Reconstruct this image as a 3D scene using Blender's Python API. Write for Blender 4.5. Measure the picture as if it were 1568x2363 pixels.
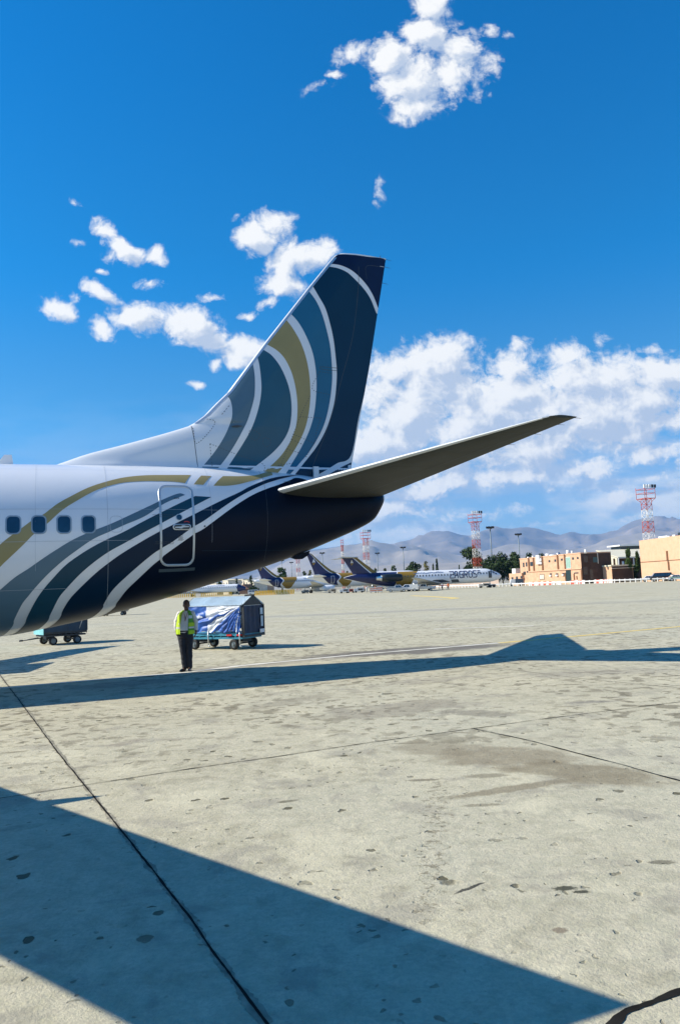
import bpy, bmesh, math, random
from mathutils import Vector, Matrix, noise
R = math.radians
S = bpy.context.scene
COL = S.collection
for o in list(bpy.data.objects): bpy.data.objects.remove(o)

# ------------------------------------------------------------------ camera
CAM_H = 2.05
FPX, PCX, PCY = 1774.0, 784.0, 1181.5          # focal length and centre, for a picture 1568 x 2363
PITCH = math.atan(170.5/1774); ROLL = 0.0423
FW = Vector((0, math.cos(PITCH), math.sin(PITCH)))
_R = Vector((1, 0, 0)); _U = Vector((0, -math.sin(PITCH), math.cos(PITCH)))
RT = math.cos(ROLL)*_R - math.sin(ROLL)*_U
UP = math.sin(ROLL)*_R + math.cos(ROLL)*_U
cam = bpy.data.cameras.new('camera'); camo = bpy.data.objects.new('camera', cam); COL.objects.link(camo)
camo.matrix_world = Matrix(((RT.x, UP.x, -FW.x, 0), (RT.y, UP.y, -FW.y, 0), (RT.z, UP.z, -FW.z, CAM_H), (0, 0, 0, 1)))
cam.sensor_fit = 'VERTICAL'; cam.sensor_height = 36; cam.lens = 36*1774/2363
cam.clip_start = 0.1; cam.clip_end = 80000
S.camera = camo

def ray(x, y): return FW + RT*((x-PCX)/FPX) + UP*((PCY-y)/FPX)
EYE = Vector((0, 0, CAM_H))
def at(x, y, D):
    d = ray(x, y); return EYE + d*(D/d.y)
def gnd(x, y):
    d = ray(x, y); return EYE - d*(CAM_H/d.z)
def col(x, D):                                   # ground point in picture column x at distance D
    y = 1350
    for _ in range(6):
        p = at(x, y, D); y += (p.z/D)*FPX
    p.z = 0; return p

# ------------------------------------------------------------------ sun, exposure
SUN_AZ, SUN_EL = R(2), R(37.5)                   # light travels towards +X
v = Vector((math.cos(SUN_AZ)*math.cos(SUN_EL), math.sin(SUN_AZ)*math.cos(SUN_EL), -math.sin(SUN_EL)))
sun = bpy.data.lights.new('sun', 'SUN'); sun.energy = 5.0; sun.angle = R(0.5); sun.color = (1, .92, .78)
suno = bpy.data.objects.new('sun', sun); COL.objects.link(suno)
suno.rotation_euler = v.to_track_quat('-Z', 'Y').to_euler(); suno.location = (-50, 0, 60)
S.view_settings.view_transform = 'Standard'; S.view_settings.look = 'None'
S.view_settings.gamma = 1; S.view_settings.use_curve_mapping = False
S.view_settings.exposure = 0.62
SKY_K = 0.14

# ------------------------------------------------------------------ world: sky texture and clouds
W = bpy.data.worlds.new('World'); S.world = W; W.use_nodes = True
T = W.node_tree; T.nodes.clear()
def nd(t, typ, **k):
    n = t.nodes.new(typ)
    for a, b in k.items(): setattr(n, a, b)
    return n
def lk(t, a, b): t.links.new(a, b)
def mth(t, op, a, b=None, c=None, clamp=False):
    n = nd(t, 'ShaderNodeMath', operation=op); n.use_clamp = clamp
    for i, x in enumerate((a, b, c)):
        if x is None: continue
        if isinstance(x, (int, float)): n.inputs[i].default_value = x
        else: lk(t, x, n.inputs[i])
    return n.outputs[0]
def uv(x, y):
    d = ray(x, y); return d.x/d.y, d.z/d.y
# blobs: x, y, rx, ry, turn (deg, clockwise), weight   -- towering clump, small wisps, far bank
BL = [
 (1000,5,55,75,0,1.15),(985,80,66,58,0,1.15),(1055,125,66,60,0,.95),(905,135,62,62,-30,1.0),(950,190,95,75,0,1.1),(1040,180,85,62,0,.85),(965,250,80,42,0,.95),(1040,30,30,44,0,.6),(1100,195,50,46,0,.55),(815,122,55,32,-15,.8),(770,172,28,14,0,.55),(1130,75,34,26,0,.45),(1170,85,18,14,0,.4),(730,200,45,22,-15,.42),(1110,150,50,60,0,.55),
 (242,535,48,26,40,.9),(285,575,62,30,25,.95),(355,590,36,24,40,.85),(250,595,28,20,0,.7),(165,470,26,12,25,.45),(175,555,28,14,20,.45),(345,655,40,16,25,.55),(235,628,16,9,0,.6),
 (140,715,58,30,25,1),(240,680,60,24,30,.9),(235,755,42,28,50,.8),(320,735,80,38,15,1),(430,755,85,48,15,1.1),(490,795,60,34,30,.9),(565,810,66,42,0,1.05),(495,840,22,16,0,.6),(185,690,22,22,0,.5),(450,883,22,11,0,.75),
 (590,545,58,50,-40,1.05),(625,520,55,40,0,.85),(660,600,62,60,0,.95),(715,590,75,42,-15,1),(650,660,60,38,0,.95),(620,700,36,18,0,.7),(570,728,28,13,0,.6),(500,692,46,16,0,.55),(755,560,32,28,0,.8),(545,500,16,16,0,.4),
 (878,440,18,34,10,.42),(870,470,13,12,0,.36),
 (1010,850,115,78,0,1.15),(905,850,80,50,0,.95),(880,900,80,80,0,.9),(1060,900,90,70,0,1),(940,960,130,80,-30,1.2),(1190,850,80,50,0,.8),(1190,920,130,75,0,1.15),(1110,970,150,80,-10,1.2),(1250,950,160,80,0,1.2),(1380,880,150,70,0,1.1),(1530,870,120,60,0,1.15),(1480,930,150,60,0,1),(1360,970,190,75,0,1.2),(1300,820,90,36,0,.75),(1200,795,30,26,0,.65),(1385,790,24,40,30,.4),(1510,810,60,26,0,.5),
 (860,1020,160,55,-15,1.1),(1050,1055,170,52,-15,1.0),(1250,1035,200,55,-12,1.0),(1470,990,160,45,-5,.95),(1520,1040,120,30,0,.75),(1330,1080,120,36,-8,.8),(1000,1120,180,40,-8,.9),(1180,1100,150,34,-5,.85),(880,1100,120,60,0,.95),(940,1015,120,50,-20,.95),(900,1170,120,30,0,.8),(1430,1145,70,28,-5,.75),(930,1180,130,26,0,.6),(1100,1190,160,22,0,.5),(1500,1100,80,16,0,.6),(1290,1210,150,16,0,.5),(1450,1190,120,14,0,.45),(860,1240,190,30,0,.55),(1690,930,160,90,0,1),(1700,1060,160,50,0,.9),(-120,700,90,40,0,.9),(-200,900,120,40,0,.8)]
def cloud_group(blobs, name, detail):
    g = bpy.data.node_groups.new(name, 'ShaderNodeTree')
    g.interface.new_socket('Vector', in_out='INPUT', socket_type='NodeSocketVector')
    g.interface.new_socket('Density', in_out='OUTPUT', socket_type='NodeSocketFloat')
    g.interface.new_socket('Grain', in_out='OUTPUT', socket_type='NodeSocketFloat')
    gi = nd(g, 'NodeGroupInput'); go = nd(g, 'NodeGroupOutput')
    wn = nd(g, 'ShaderNodeTexNoise'); wn.inputs['Scale'].default_value = 16; wn.inputs['Detail'].default_value = 3
    lk(g, gi.outputs[0], wn.inputs['Vector'])
    ws = nd(g, 'ShaderNodeVectorMath', operation='SUBTRACT'); lk(g, wn.outputs['Color'], ws.inputs[0]); ws.inputs[1].default_value = (.5, .5, .5)
    wm = nd(g, 'ShaderNodeVectorMath', operation='MULTIPLY_ADD'); lk(g, ws.outputs[0], wm.inputs[0]); wm.inputs[1].default_value = (.034, .030, 0); lk(g, gi.outputs[0], wm.inputs[2])
    acc = None
    for (x, y, rx, ry, rot, w) in blobs:
        u0, v0 = uv(x, y)
        m = nd(g, 'ShaderNodeMapping', vector_type='TEXTURE')
        m.inputs['Location'].default_value = (u0, v0, 0); m.inputs['Rotation'].default_value = (0, 0, -R(rot)+ROLL)
        k = 1.38/FPX; m.inputs['Scale'].default_value = (rx*k, ry*k, 1)
        lk(g, wm.outputs[0], m.inputs['Vector'])
        gr = nd(g, 'ShaderNodeTexGradient', gradient_type='SPHERICAL'); lk(g, m.outputs[0], gr.inputs[0])
        f = mth(g, 'MULTIPLY', gr.outputs['Fac'], w)
        acc = f if acc is None else mth(g, 'MAXIMUM', acc, f)
    n1 = nd(g, 'ShaderNodeTexNoise'); n1.inputs['Scale'].default_value = 24; n1.inputs['Detail'].default_value = detail; n1.inputs['Roughness'].default_value = .66
    lk(g, wm.outputs[0], n1.inputs['Vector'])
    n2 = nd(g, 'ShaderNodeTexNoise'); n2.inputs['Scale'].default_value = 9; n2.inputs['Detail'].default_value = 2
    lk(g, gi.outputs[0], n2.inputs['Vector'])
    d1 = mth(g, 'MULTIPLY_ADD', n1.outputs['Fac'], 1.5, -.75)
    n3 = nd(g, 'ShaderNodeTexNoise'); n3.inputs['Scale'].default_value = 85; n3.inputs['Detail'].default_value = 5 if detail > 4 else 0; n3.inputs['Roughness'].default_value = .6; lk(g, wm.outputs[0], n3.inputs['Vector'])
    d2 = mth(g, 'MULTIPLY_ADD', n2.outputs['Fac'], .5, -.25)
    dd = mth(g, 'ADD', mth(g, 'MULTIPLY', acc, 1.25), mth(g, 'ADD', mth(g, 'ADD', d1, d2), mth(g, 'MULTIPLY_ADD', n3.outputs['Fac'], .8 if detail > 4 else 0.0, -.4 if detail > 4 else 0.0)))
    gate = mth(g, 'MULTIPLY', acc, 7, clamp=True)
    lk(g, mth(g, 'MULTIPLY', mth(g, 'SUBTRACT', dd, .20), gate), go.inputs[0])
    lk(g, n1.outputs['Fac'], go.inputs[1])
    return g
G1 = cloud_group(BL, 'cloud density', 8); G2 = cloud_group([b for b in BL if b[2] >= 55], 'cloud density coarse', 3)
tc = nd(T, 'ShaderNodeTexCoord'); sx = nd(T, 'ShaderNodeSeparateXYZ'); lk(T, tc.outputs['Generated'], sx.inputs[0])
yy = mth(T, 'MAXIMUM', mth(T, 'ABSOLUTE', sx.outputs['Y']), .12)
cx = nd(T, 'ShaderNodeCombineXYZ'); lk(T, mth(T, 'DIVIDE', sx.outputs['X'], yy), cx.inputs[0]); lk(T, mth(T, 'DIVIDE', sx.outputs['Z'], yy), cx.inputs[1])
ga = nd(T, 'ShaderNodeGroup'); ga.node_tree = G1; lk(T, cx.outputs[0], ga.inputs[0])
off = nd(T, 'ShaderNodeVectorMath', operation='ADD'); lk(T, cx.outputs[0], off.inputs[0]); off.inputs[1].default_value = (-.014, .016, 0)
gb = nd(T, 'ShaderNodeGroup'); gb.node_tree = G2; lk(T, off.outputs[0], gb.inputs[0])
mr = nd(T, 'ShaderNodeMapRange', interpolation_type='SMOOTHSTEP'); lk(T, ga.outputs[0], mr.inputs[0])
mr.inputs[1].default_value = .0; mr.inputs[2].default_value = .62; mr.inputs[4].default_value = .97
lit = nd(T, 'ShaderNodeMapRange', interpolation_type='SMOOTHSTEP'); lk(T, mth(T, 'ADD', mth(T, 'SUBTRACT', mth(T, 'MULTIPLY', ga.outputs[0], .60), gb.outputs[0]), mth(T, 'MULTIPLY_ADD', ga.outputs[1], 1.0, -.45)), lit.inputs[0])
lit.inputs[1].default_value = -.55; lit.inputs[2].default_value = .15
sky = nd(T, 'ShaderNodeTexSky', sky_type='NISHITA'); sky.sun_disc = False
sky.sun_elevation = SUN_EL; sky.sun_rotation = math.atan2(-v.x, -v.y); sky.air_density = 1.0; sky.dust_density = .4; sky.ozone_density = 2.0; sky.altitude = 1500
rp = nd(T, 'ShaderNodeValToRGB'); lk(T, sx.outputs['Z'], rp.inputs[0]); rp.color_ramp.interpolation = 'EASE'
els = rp.color_ramp.elements
SKY_T = [(0, (.50, .52, .60)), (.10, (.42, .54, .66)), (.22, (.19, .58, .76)), (.40, (.03, .58, .89)), (.62, (.002, .57, .94))]
els[0].position = 0; els[1].position = 1
for i, (p, c) in enumerate(SKY_T):
    e = els[0] if i == 0 else els.new(p)
    e.color = (*[min(1, x) for x in c], 1)
els[-1].color = (.01, .50, .90, 1)
tn = nd(T, 'ShaderNodeMix', data_type='RGBA', blend_type='MULTIPLY'); tn.inputs[0].default_value = 1
lk(T, sky.outputs[0], tn.inputs[6]); lk(T, rp.outputs[0], tn.inputs[7])
cc = nd(T, 'ShaderNodeMix', data_type='RGBA'); lk(T, lit.outputs[0], cc.inputs[0])
kk = 1/SKY_K
cc.inputs[6].default_value = (.36*kk, .42*kk, .52*kk, 1); cc.inputs[7].default_value = (.68*kk, .68*kk, .67*kk, 1)
# thin streaked cloud low over the mountains, and faint veils
st = nd(T, 'ShaderNodeVectorMath', operation='MULTIPLY'); lk(T, cx.outputs[0], st.inputs[0]); st.inputs[1].default_value = (5, 17, 1)
sn = nd(T, 'ShaderNodeTexNoise'); sn.inputs['Scale'].default_value = 1.0; sn.inputs['Detail'].default_value = 5; sn.inputs['Roughness'].default_value = .55; lk(T, st.outputs[0], sn.inputs['Vector'])
sc = nd(T, 'ShaderNodeSeparateXYZ'); lk(T, cx.outputs[0], sc.inputs[0])
def sm_(x, a, b_, lo=0.0, hi=1.0):
    r_ = nd(T, 'ShaderNodeMapRange', interpolation_type='SMOOTHSTEP'); lk(T, x, r_.inputs[0])
    for i_, q_ in enumerate((a, b_, lo, hi)): r_.inputs[i_+1].default_value = q_
    return r_.outputs[0]
thin = mth(T, 'MULTIPLY', mth(T, 'MULTIPLY', sm_(sn.outputs['Fac'], .38, .60), sm_(sc.outputs['Y'], .30, .16)), sm_(sc.outputs['X'], -.25, .05, .1, .8))
al = mth(T, 'MAXIMUM', mr.outputs[0], thin)
mx = nd(T, 'ShaderNodeMix', data_type='RGBA'); lk(T, al, mx.inputs[0]); lk(T, tn.outputs[2], mx.inputs[6]); lk(T, cc.outputs[2], mx.inputs[7])
bg = nd(T, 'ShaderNodeBackground'); lk(T, mx.outputs[2], bg.inputs[0]); bg.inputs[1].default_value = SKY_K
wo = nd(T, 'ShaderNodeOutputWorld'); lk(T, bg.outputs[0], wo.inputs[0])
W.cycles.sampling_method = 'NONE'

# ------------------------------------------------------------------ helpers
def mat(name, c, rough=.6, metal=0, var=.12, scale=3.0, bump=0.0, coat=0, c2=None, stretch=None, spec=None):
    m = bpy.data.materials.new(name); m.use_nodes = True; t = m.node_tree; b = t.nodes['Principled BSDF']
    b.inputs['Roughness'].default_value = rough; b.inputs['Metallic'].default_value = metal
    if coat: b.inputs['Coat Weight'].default_value = coat; b.inputs['Coat Roughness'].default_value = .08
    if spec is not None: b.inputs['Specular IOR Level'].default_value = spec
    tcn = nd(t, 'ShaderNodeTexCoord'); no = nd(t, 'ShaderNodeTexNoise'); no.inputs['Scale'].default_value = scale; no.inputs['Detail'].default_value = 6; no.inputs['Roughness'].default_value = .6
    src = tcn.outputs['Object']
    if stretch:
        mp = nd(t, 'ShaderNodeMapping'); mp.inputs['Scale'].default_value = stretch; lk(t, src, mp.inputs[0]); src = mp.outputs[0]
    lk(t, src, no.inputs['Vector'])
    mi = nd(t, 'ShaderNodeMix', data_type='RGBA')
    if c2 is None: a = [x*(1-var) for x in c]; d = [min(1, x*(1+var)) for x in c]
    else: a, d = c, c2
    mi.inputs[6].default_value = (*a, 1); mi.inputs[7].default_value = (*d, 1)
    r_ = nd(t, 'ShaderNodeMapRange'); r_.inputs[1].default_value = .3; r_.inputs[2].default_value = .7
    lk(t, no.outputs['Fac'], r_.inputs[0]); lk(t, r_.outputs[0], mi.inputs[0]); lk(t, mi.outputs[2], b.inputs['Base Color'])
    if bump:
        bn = nd(t, 'ShaderNodeBump'); bn.inputs['Strength'].default_value = bump; bn.inputs['Distance'].default_value = .02
        lk(t, no.outputs['Fac'], bn.inputs['Height']); lk(t, bn.outputs[0], b.inputs['Normal'])
    return m

def link(name, bm, mats, parent=None, smooth=False, loc=None):
    me = bpy.data.meshes.new(name); bm.normal_update()
    if smooth:
        for f in bm.faces: f.smooth = True
    bm.to_mesh(me); bm.free()
    for m in (mats if isinstance(mats, (list, tuple)) else [mats]): me.materials.append(m)
    o = bpy.data.objects.new(name, me); COL.objects.link(o)
    if parent: o.parent = parent
    if loc is not None: o.location = loc
    return o
def tag(o, label=None, cat=None, group=None, kind=None):
    if label: o['label'] = label
    if cat: o['category'] = cat
    if group: o['group'] = group
    if kind: o['kind'] = kind
    return o
def thing(name, label, cat, loc=(0, 0, 0), rz=0, group=None):
    o = bpy.data.objects.new(name, None); COL.objects.link(o); o.empty_display_size = .2
    o.location = loc; o.rotation_euler = (0, 0, rz); return tag(o, label, cat, group)
def copy_tree(o, parent=None):
    c = o.copy(); COL.objects.link(c)
    if parent: c.parent = parent
    for ch in list(o.children): copy_tree(ch, c)
    return c
def box(bm, x0, x1, y0, y1, z0, z1, mi=0, M=None):
    vs = [Vector((x, y, z)) for x in (x0, x1) for y in (y0, y1) for z in (z0, z1)]
    if M: vs = [M @ q for q in vs]
    vs = [bm.verts.new(q) for q in vs]
    for f in ((0, 1, 3, 2), (4, 6, 7, 5), (0, 4, 5, 1), (2, 3, 7, 6), (0, 2, 6, 4), (1, 5, 7, 3)):
        bm.faces.new([vs[i] for i in f]).material_index = mi
def tube(bm, a, b, r0, r1=None, n=8, mi=0, caps=True):
    a = Vector(a); b = Vector(b); r1 = r0 if r1 is None else r1
    d = (b-a).normalized(); u = d.orthogonal().normalized(); w = d.cross(u)
    A = [bm.verts.new(a+(u*math.cos(t)+w*math.sin(t))*r0) for t in [2*math.pi*i/n for i in range(n)]]
    B = [bm.verts.new(b+(u*math.cos(t)+w*math.sin(t))*r1) for t in [2*math.pi*i/n for i in range(n)]]
    for i in range(n):
        f = bm.faces.new((A[i], A[(i+1) % n], B[(i+1) % n], B[i])); f.material_index = mi; f.smooth = True
    if caps:
        bm.faces.new(A[::-1]).material_index = mi; bm.faces.new(B).material_index = mi
def prism(bm, pts, axis, a, b, mi=0):            # closed outline pts (2-D) pushed along an axis
    def P(p, q): return Vector((q, p[0], p[1])) if axis == 'x' else (Vector((p[0], q, p[1])) if axis == 'y' else Vector((p[0], p[1], q)))
    A = [bm.verts.new(P(p, a)) for p in pts]; B = [bm.verts.new(P(p, b)) for p in pts]; n = len(pts)
    for i in range(n): bm.faces.new((A[i], A[(i+1) % n], B[(i+1) % n], B[i])).material_index = mi
    bm.faces.new(A[::-1]).material_index = mi; bm.faces.new(B).material_index = mi
def loft(bm, rings, mi=0, closed=True, cap=True, smooth=True):
    V = [[bm.verts.new(p) for p in r] for r in rings]; n = len(rings[0])
    for i in range(len(V)-1):
        for j in range(n if closed else n-1):
            k = (j+1) % n
            f = bm.faces.new((V[i][j], V[i][k], V[i+1][k], V[i+1][j])); f.material_index = mi; f.smooth = smooth
    if cap and closed:
        bm.faces.new(V[0][::-1]).material_index = mi; bm.faces.new(V[-1]).material_index = mi
    return V
def fixn(bm): bmesh.ops.recalc_face_normals(bm, faces=bm.faces)
def resample(P, n):
    L = [0]
    for i in range(1, len(P)): L.append(L[-1]+math.dist(P[i], P[i-1]))
    out = []; j = 0
    for i in range(n):
        t = L[-1]*i/(n-1)
        while j < len(P)-2 and L[j+1] < t: j += 1
        u = (t-L[j])/max(1e-9, L[j+1]-L[j]); out.append(tuple(a+(b-a)*u for a, b in zip(P[j], P[j+1])))
    return out
def crom(P, k=6):                                 # smooth a polyline
    if len(P) < 3: return list(P)
    Q = [tuple(2*a-b for a, b in zip(P[0], P[1]))]+list(P)+[tuple(2*a-b for a, b in zip(P[-1], P[-2]))]
    out = []
    for i in range(1, len(Q)-2):
        for s in range(k):
            t = s/k
            out.append(tuple(.5*(2*q1+(q2-q0)*t+(2*q0-5*q1+4*q2-q3)*t*t+(3*q1-q0-3*q2+q3)*t**3) for q0, q1, q2, q3 in zip(Q[i-1], Q[i], Q[i+1], Q[i+2])))
    out.append(tuple(P[-1])); return out
def lerp_knots(K, x):
    if x <= K[0][0]: return K[0][1]
    for i in range(len(K)-1):
        if x <= K[i+1][0]:
            x0, y0 = K[i]; x1, y1 = K[i+1]
            def sl(j):
                if j <= 0 or j >= len(K)-1: return 0 if j <= 0 else (K[-1][1]-K[-2][1])/(K[-1][0]-K[-2][0])
                a = (K[j][1]-K[j-1][1])/(K[j][0]-K[j-1][0]); b = (K[j+1][1]-K[j][1])/(K[j+1][0]-K[j][0])
                return 0 if a*b <= 0 else 2*a*b/(a+b)
            h = x1-x0; t = (x-x0)/h; m0 = sl(i)*h; m1 = sl(i+1)*h
            return (2*t**3-3*t*t+1)*y0+(t**3-2*t*t+t)*m0+(-2*t**3+3*t*t)*y1+(t**3-t*t)*m1
    return K[-1][1]

# ------------------------------------------------------------------ ground
def ground_material():
    m = bpy.data.materials.new('worn concrete'); m.use_nodes = True; t = m.node_tree; b = t.nodes['Principled BSDF']
    b.inputs['Roughness'].default_value = .9; b.inputs['Specular IOR Level'].default_value = .25
    tcn = nd(t, 'ShaderNodeTexCoord'); P = tcn.outputs['Object']
    def no(sc, det=5, ro=.6, src=None, dist=0):
        n = nd(t, 'ShaderNodeTexNoise'); n.inputs['Scale'].default_value = sc; n.inputs['Detail'].default_value = det; n.inputs['Roughness'].default_value = ro; n.inputs['Distortion'].default_value = dist
        lk(t, src or P, n.inputs['Vector']); return n.outputs['Fac']
    def rng(x, a, c, lo=0, hi=1):
        r_ = nd(t, 'ShaderNodeMapRange', interpolation_type='SMOOTHSTEP'); lk(t, x, r_.inputs[0])
        for i, q in enumerate((a, c, lo, hi)): r_.inputs[i+1].default_value = q
        return r_.outputs[0]
    def mix(f, a, c, bt='MIX'):
        n = nd(t, 'ShaderNodeMix', data_type='RGBA', blend_type=bt)
        if isinstance(f, (int, float)): n.inputs[0].default_value = f
        else: lk(t, f, n.inputs[0])
        for i, q in ((6, a), (7, c)):
            if isinstance(q, tuple): n.inputs[i].default_value = (*q, 1)
            else: lk(t, q, n.inputs[i])
        return n.outputs[2]
    base = mix(rng(no(.35, 6, .65), .35, .65), (.365, .345, .235), (.475, .443, .305))
    base = mix(rng(no(.12, 4, .6), .42, .62, 0, .6), base, (.43, .43, .33))
    base = mix(rng(no(6, 6, .7), .34, .66, 0, .55), base, (.60, .55, .40))
    base = mix(rng(no(28, 5, .75), .38, .64, 0, .5), base, (.33, .30, .235))
    # mid-size worn blotches
    base = mix(rng(no(1.6, 5, .6, dist=.4), .54, .64, 0, .5), base, (.27, .25, .20))
    sy = nd(t, 'ShaderNodeSeparateXYZ'); lk(t, P, sy.inputs[0])
    zone = mth(t, 'MULTIPLY', rng(no(.28, 3), .38, .60, .25, 1), mth(t, 'MULTIPLY', rng(sy.outputs['Y'], 7.5, 12.5, .22, 1), rng(sy.outputs['Y'], 26, 60, 1, .35)))
    base = mix(mth(t, 'MULTIPLY', rng(no(2.6, 4, .55, dist=.3), .545, .60, 0, .80), zone), base, (.185, .165, .112))
    base = mix(mth(t, 'MULTIPLY', rng(no(5.2, 3, .5), .58, .63, 0, .8), zone), base, (.17, .152, .10))
    base = mix(rng(no(.9, 6, .7, dist=.3), .36, .46, .4, 0), base, (.61, .565, .40))
    # small pits
    vo = nd(t, 'ShaderNodeTexVoronoi', feature='F1'); vo.inputs['Scale'].default_value = 4.2; vo.inputs['Randomness'].default_value = 1
    wp = nd(t, 'ShaderNodeVectorMath', operation='MULTIPLY_ADD'); nz = nd(t, 'ShaderNodeTexNoise'); nz.inputs['Scale'].default_value = 9; lk(t, P, nz.inputs['Vector'])
    lk(t, nz.outputs['Color'], wp.inputs[0]); wp.inputs[1].default_value = (.14, .14, 0); lk(t, P, wp.inputs[2]); lk(t, wp.outputs[0], vo.inputs['Vector'])
    sp = nd(t, 'ShaderNodeSeparateColor'); lk(t, vo.outputs['Color'], sp.inputs[0])
    rad = rng(sp.outputs[0], .30, 1, 0.0, .21)
    pit = mth(t, 'MULTIPLY', rng(mth(t, 'SUBTRACT', rad, vo.outputs['Distance']), -.01, .03), rng(no(.5, 3), .36, .60, .35, 1))
    vo2 = nd(t, 'ShaderNodeTexVoronoi', feature='F1'); vo2.inputs['Scale'].default_value = 1.05; lk(t, wp.outputs[0], vo2.inputs['Vector'])
    sp2 = nd(t, 'ShaderNodeSeparateColor'); lk(t, vo2.outputs['Color'], sp2.inputs[0])
    pit2 = rng(mth(t, 'SUBTRACT', rng(sp2.outputs[0], .45, 1, 0, .15), vo2.outputs['Distance']), -.01, .04, 0, .8)
    vo3 = nd(t, 'ShaderNodeTexVoronoi', feature='F1'); vo3.inputs['Scale'].default_value = 11; lk(t, wp.outputs[0], vo3.inputs['Vector'])
    sp3 = nd(t, 'ShaderNodeSeparateColor'); lk(t, vo3.outputs['Color'], sp3.inputs[0])
    pit3 = mth(t, 'MULTIPLY', rng(mth(t, 'SUBTRACT', rng(sp3.outputs[0], .35, 1, 0, .24), vo3.outputs['Distance']), -.02, .05), rng(no(.8, 3), .40, .60, .15, .9))
    pits = mth(t, 'MAXIMUM', mth(t, 'MAXIMUM', pit, pit2), mth(t, 'MULTIPLY', pit3, .8))
    base = mix(pits, base, (.115, .105, .065))
    # stains with shapes of their own
    for (px, py, lx, ly, rot, s, c) in ((1302, 2050, .09, .04, 0, .95, (.06, .06, .04)), (1339, 2058, .06, .028, 0, .95, (.06, .06, .04)), (1291, 2147, .045, .04, 0, .7, (.16, .12, .08)), (1525, 1990, .10, .045, 0, .7, (.10, .09, .06)), (1360, 1620, .45, .13, 0, .6, (.17, .16, .14)), (1300, 1395, 30, 2.2, 0, .35, (.25, .25, .22)), (700, 1420, 20, 2, 0, .3, (.29, .28, .25)), (1120, 1790, .25, .09, 0, .6, (.16, .14, .09)), (975, 1800, .18, .05, 0, .7, (.14, .12, .08)), (1110, 1858, .2, .05, 0, .6, (.16, .14, .09))):
        q = gnd(px, py); mp = nd(t, 'ShaderNodeMapping', vector_type='TEXTURE'); mp.inputs['Location'].default_value = (q.x, q.y, 0); mp.inputs['Rotation'].default_value = (0, 0, R(rot)); mp.inputs['Scale'].default_value = (lx*1.5, ly*1.5, 100)
        src2 = nd(t, 'ShaderNodeVectorMath', operation='MULTIPLY_ADD'); nn = nd(t, 'ShaderNodeTexNoise'); nn.inputs['Scale'].default_value = 1.6/ly; nn.inputs['Detail'].default_value = 5; lk(t, P, nn.inputs['Vector'])
        sb = nd(t, 'ShaderNodeVectorMath', operation='SUBTRACT'); lk(t, nn.outputs['Color'], sb.inputs[0]); sb.inputs[1].default_value = (.5, .5, .5)
        lk(t, sb.outputs[0], src2.inputs[0]); src2.inputs[1].default_value = (lx*1.0, ly*1.4, 0); lk(t, P, src2.inputs[2]); lk(t, src2.outputs[0], mp.inputs['Vector'])
        gr = nd(t, 'ShaderNodeTexGradient', gradient_type='SPHERICAL'); lk(t, mp.outputs[0], gr.inputs[0])
        base = mix(mth(t, 'MULTIPLY', rng(gr.outputs['Fac'], .22, .55), s), base, c)
    spk = rng(no(13, 4, .8), .50, .58)
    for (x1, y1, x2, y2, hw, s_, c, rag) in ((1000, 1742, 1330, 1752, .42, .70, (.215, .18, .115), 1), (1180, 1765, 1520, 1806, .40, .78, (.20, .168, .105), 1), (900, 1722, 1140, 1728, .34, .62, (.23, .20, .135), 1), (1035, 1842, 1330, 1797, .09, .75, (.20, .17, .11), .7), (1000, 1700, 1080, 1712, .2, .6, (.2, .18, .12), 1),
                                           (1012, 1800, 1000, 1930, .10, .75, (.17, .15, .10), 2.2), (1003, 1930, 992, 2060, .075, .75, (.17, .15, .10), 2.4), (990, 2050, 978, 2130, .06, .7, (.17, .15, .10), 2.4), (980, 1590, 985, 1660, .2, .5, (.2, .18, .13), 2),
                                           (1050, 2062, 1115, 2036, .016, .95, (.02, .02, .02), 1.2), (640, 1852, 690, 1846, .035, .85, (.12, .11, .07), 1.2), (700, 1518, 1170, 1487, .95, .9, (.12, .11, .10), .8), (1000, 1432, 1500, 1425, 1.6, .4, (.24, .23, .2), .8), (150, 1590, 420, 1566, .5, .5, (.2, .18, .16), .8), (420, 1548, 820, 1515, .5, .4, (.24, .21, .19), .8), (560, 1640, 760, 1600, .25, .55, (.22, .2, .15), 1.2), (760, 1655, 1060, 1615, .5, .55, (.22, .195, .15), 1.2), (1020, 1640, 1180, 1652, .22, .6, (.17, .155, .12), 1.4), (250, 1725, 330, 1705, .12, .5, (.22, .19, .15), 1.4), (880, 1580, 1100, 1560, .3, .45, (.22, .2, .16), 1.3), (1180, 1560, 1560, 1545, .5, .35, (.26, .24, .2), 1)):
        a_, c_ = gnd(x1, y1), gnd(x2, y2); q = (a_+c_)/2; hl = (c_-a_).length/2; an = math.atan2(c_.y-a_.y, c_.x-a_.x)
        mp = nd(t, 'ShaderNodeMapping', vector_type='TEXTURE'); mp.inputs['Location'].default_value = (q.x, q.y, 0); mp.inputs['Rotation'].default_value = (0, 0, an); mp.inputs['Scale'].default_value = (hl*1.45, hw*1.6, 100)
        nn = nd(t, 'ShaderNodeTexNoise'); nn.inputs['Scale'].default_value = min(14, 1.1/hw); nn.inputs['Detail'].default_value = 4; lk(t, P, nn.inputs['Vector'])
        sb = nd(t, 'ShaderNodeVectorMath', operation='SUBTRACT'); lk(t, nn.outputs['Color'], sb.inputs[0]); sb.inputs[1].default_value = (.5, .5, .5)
        src2 = nd(t, 'ShaderNodeVectorMath', operation='MULTIPLY_ADD'); lk(t, sb.outputs[0], src2.inputs[0]); src2.inputs[1].default_value = (hw*2.2*rag, hw*2.2*rag, 0); lk(t, P, src2.inputs[2]); lk(t, src2.outputs[0], mp.inputs['Vector'])
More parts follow.
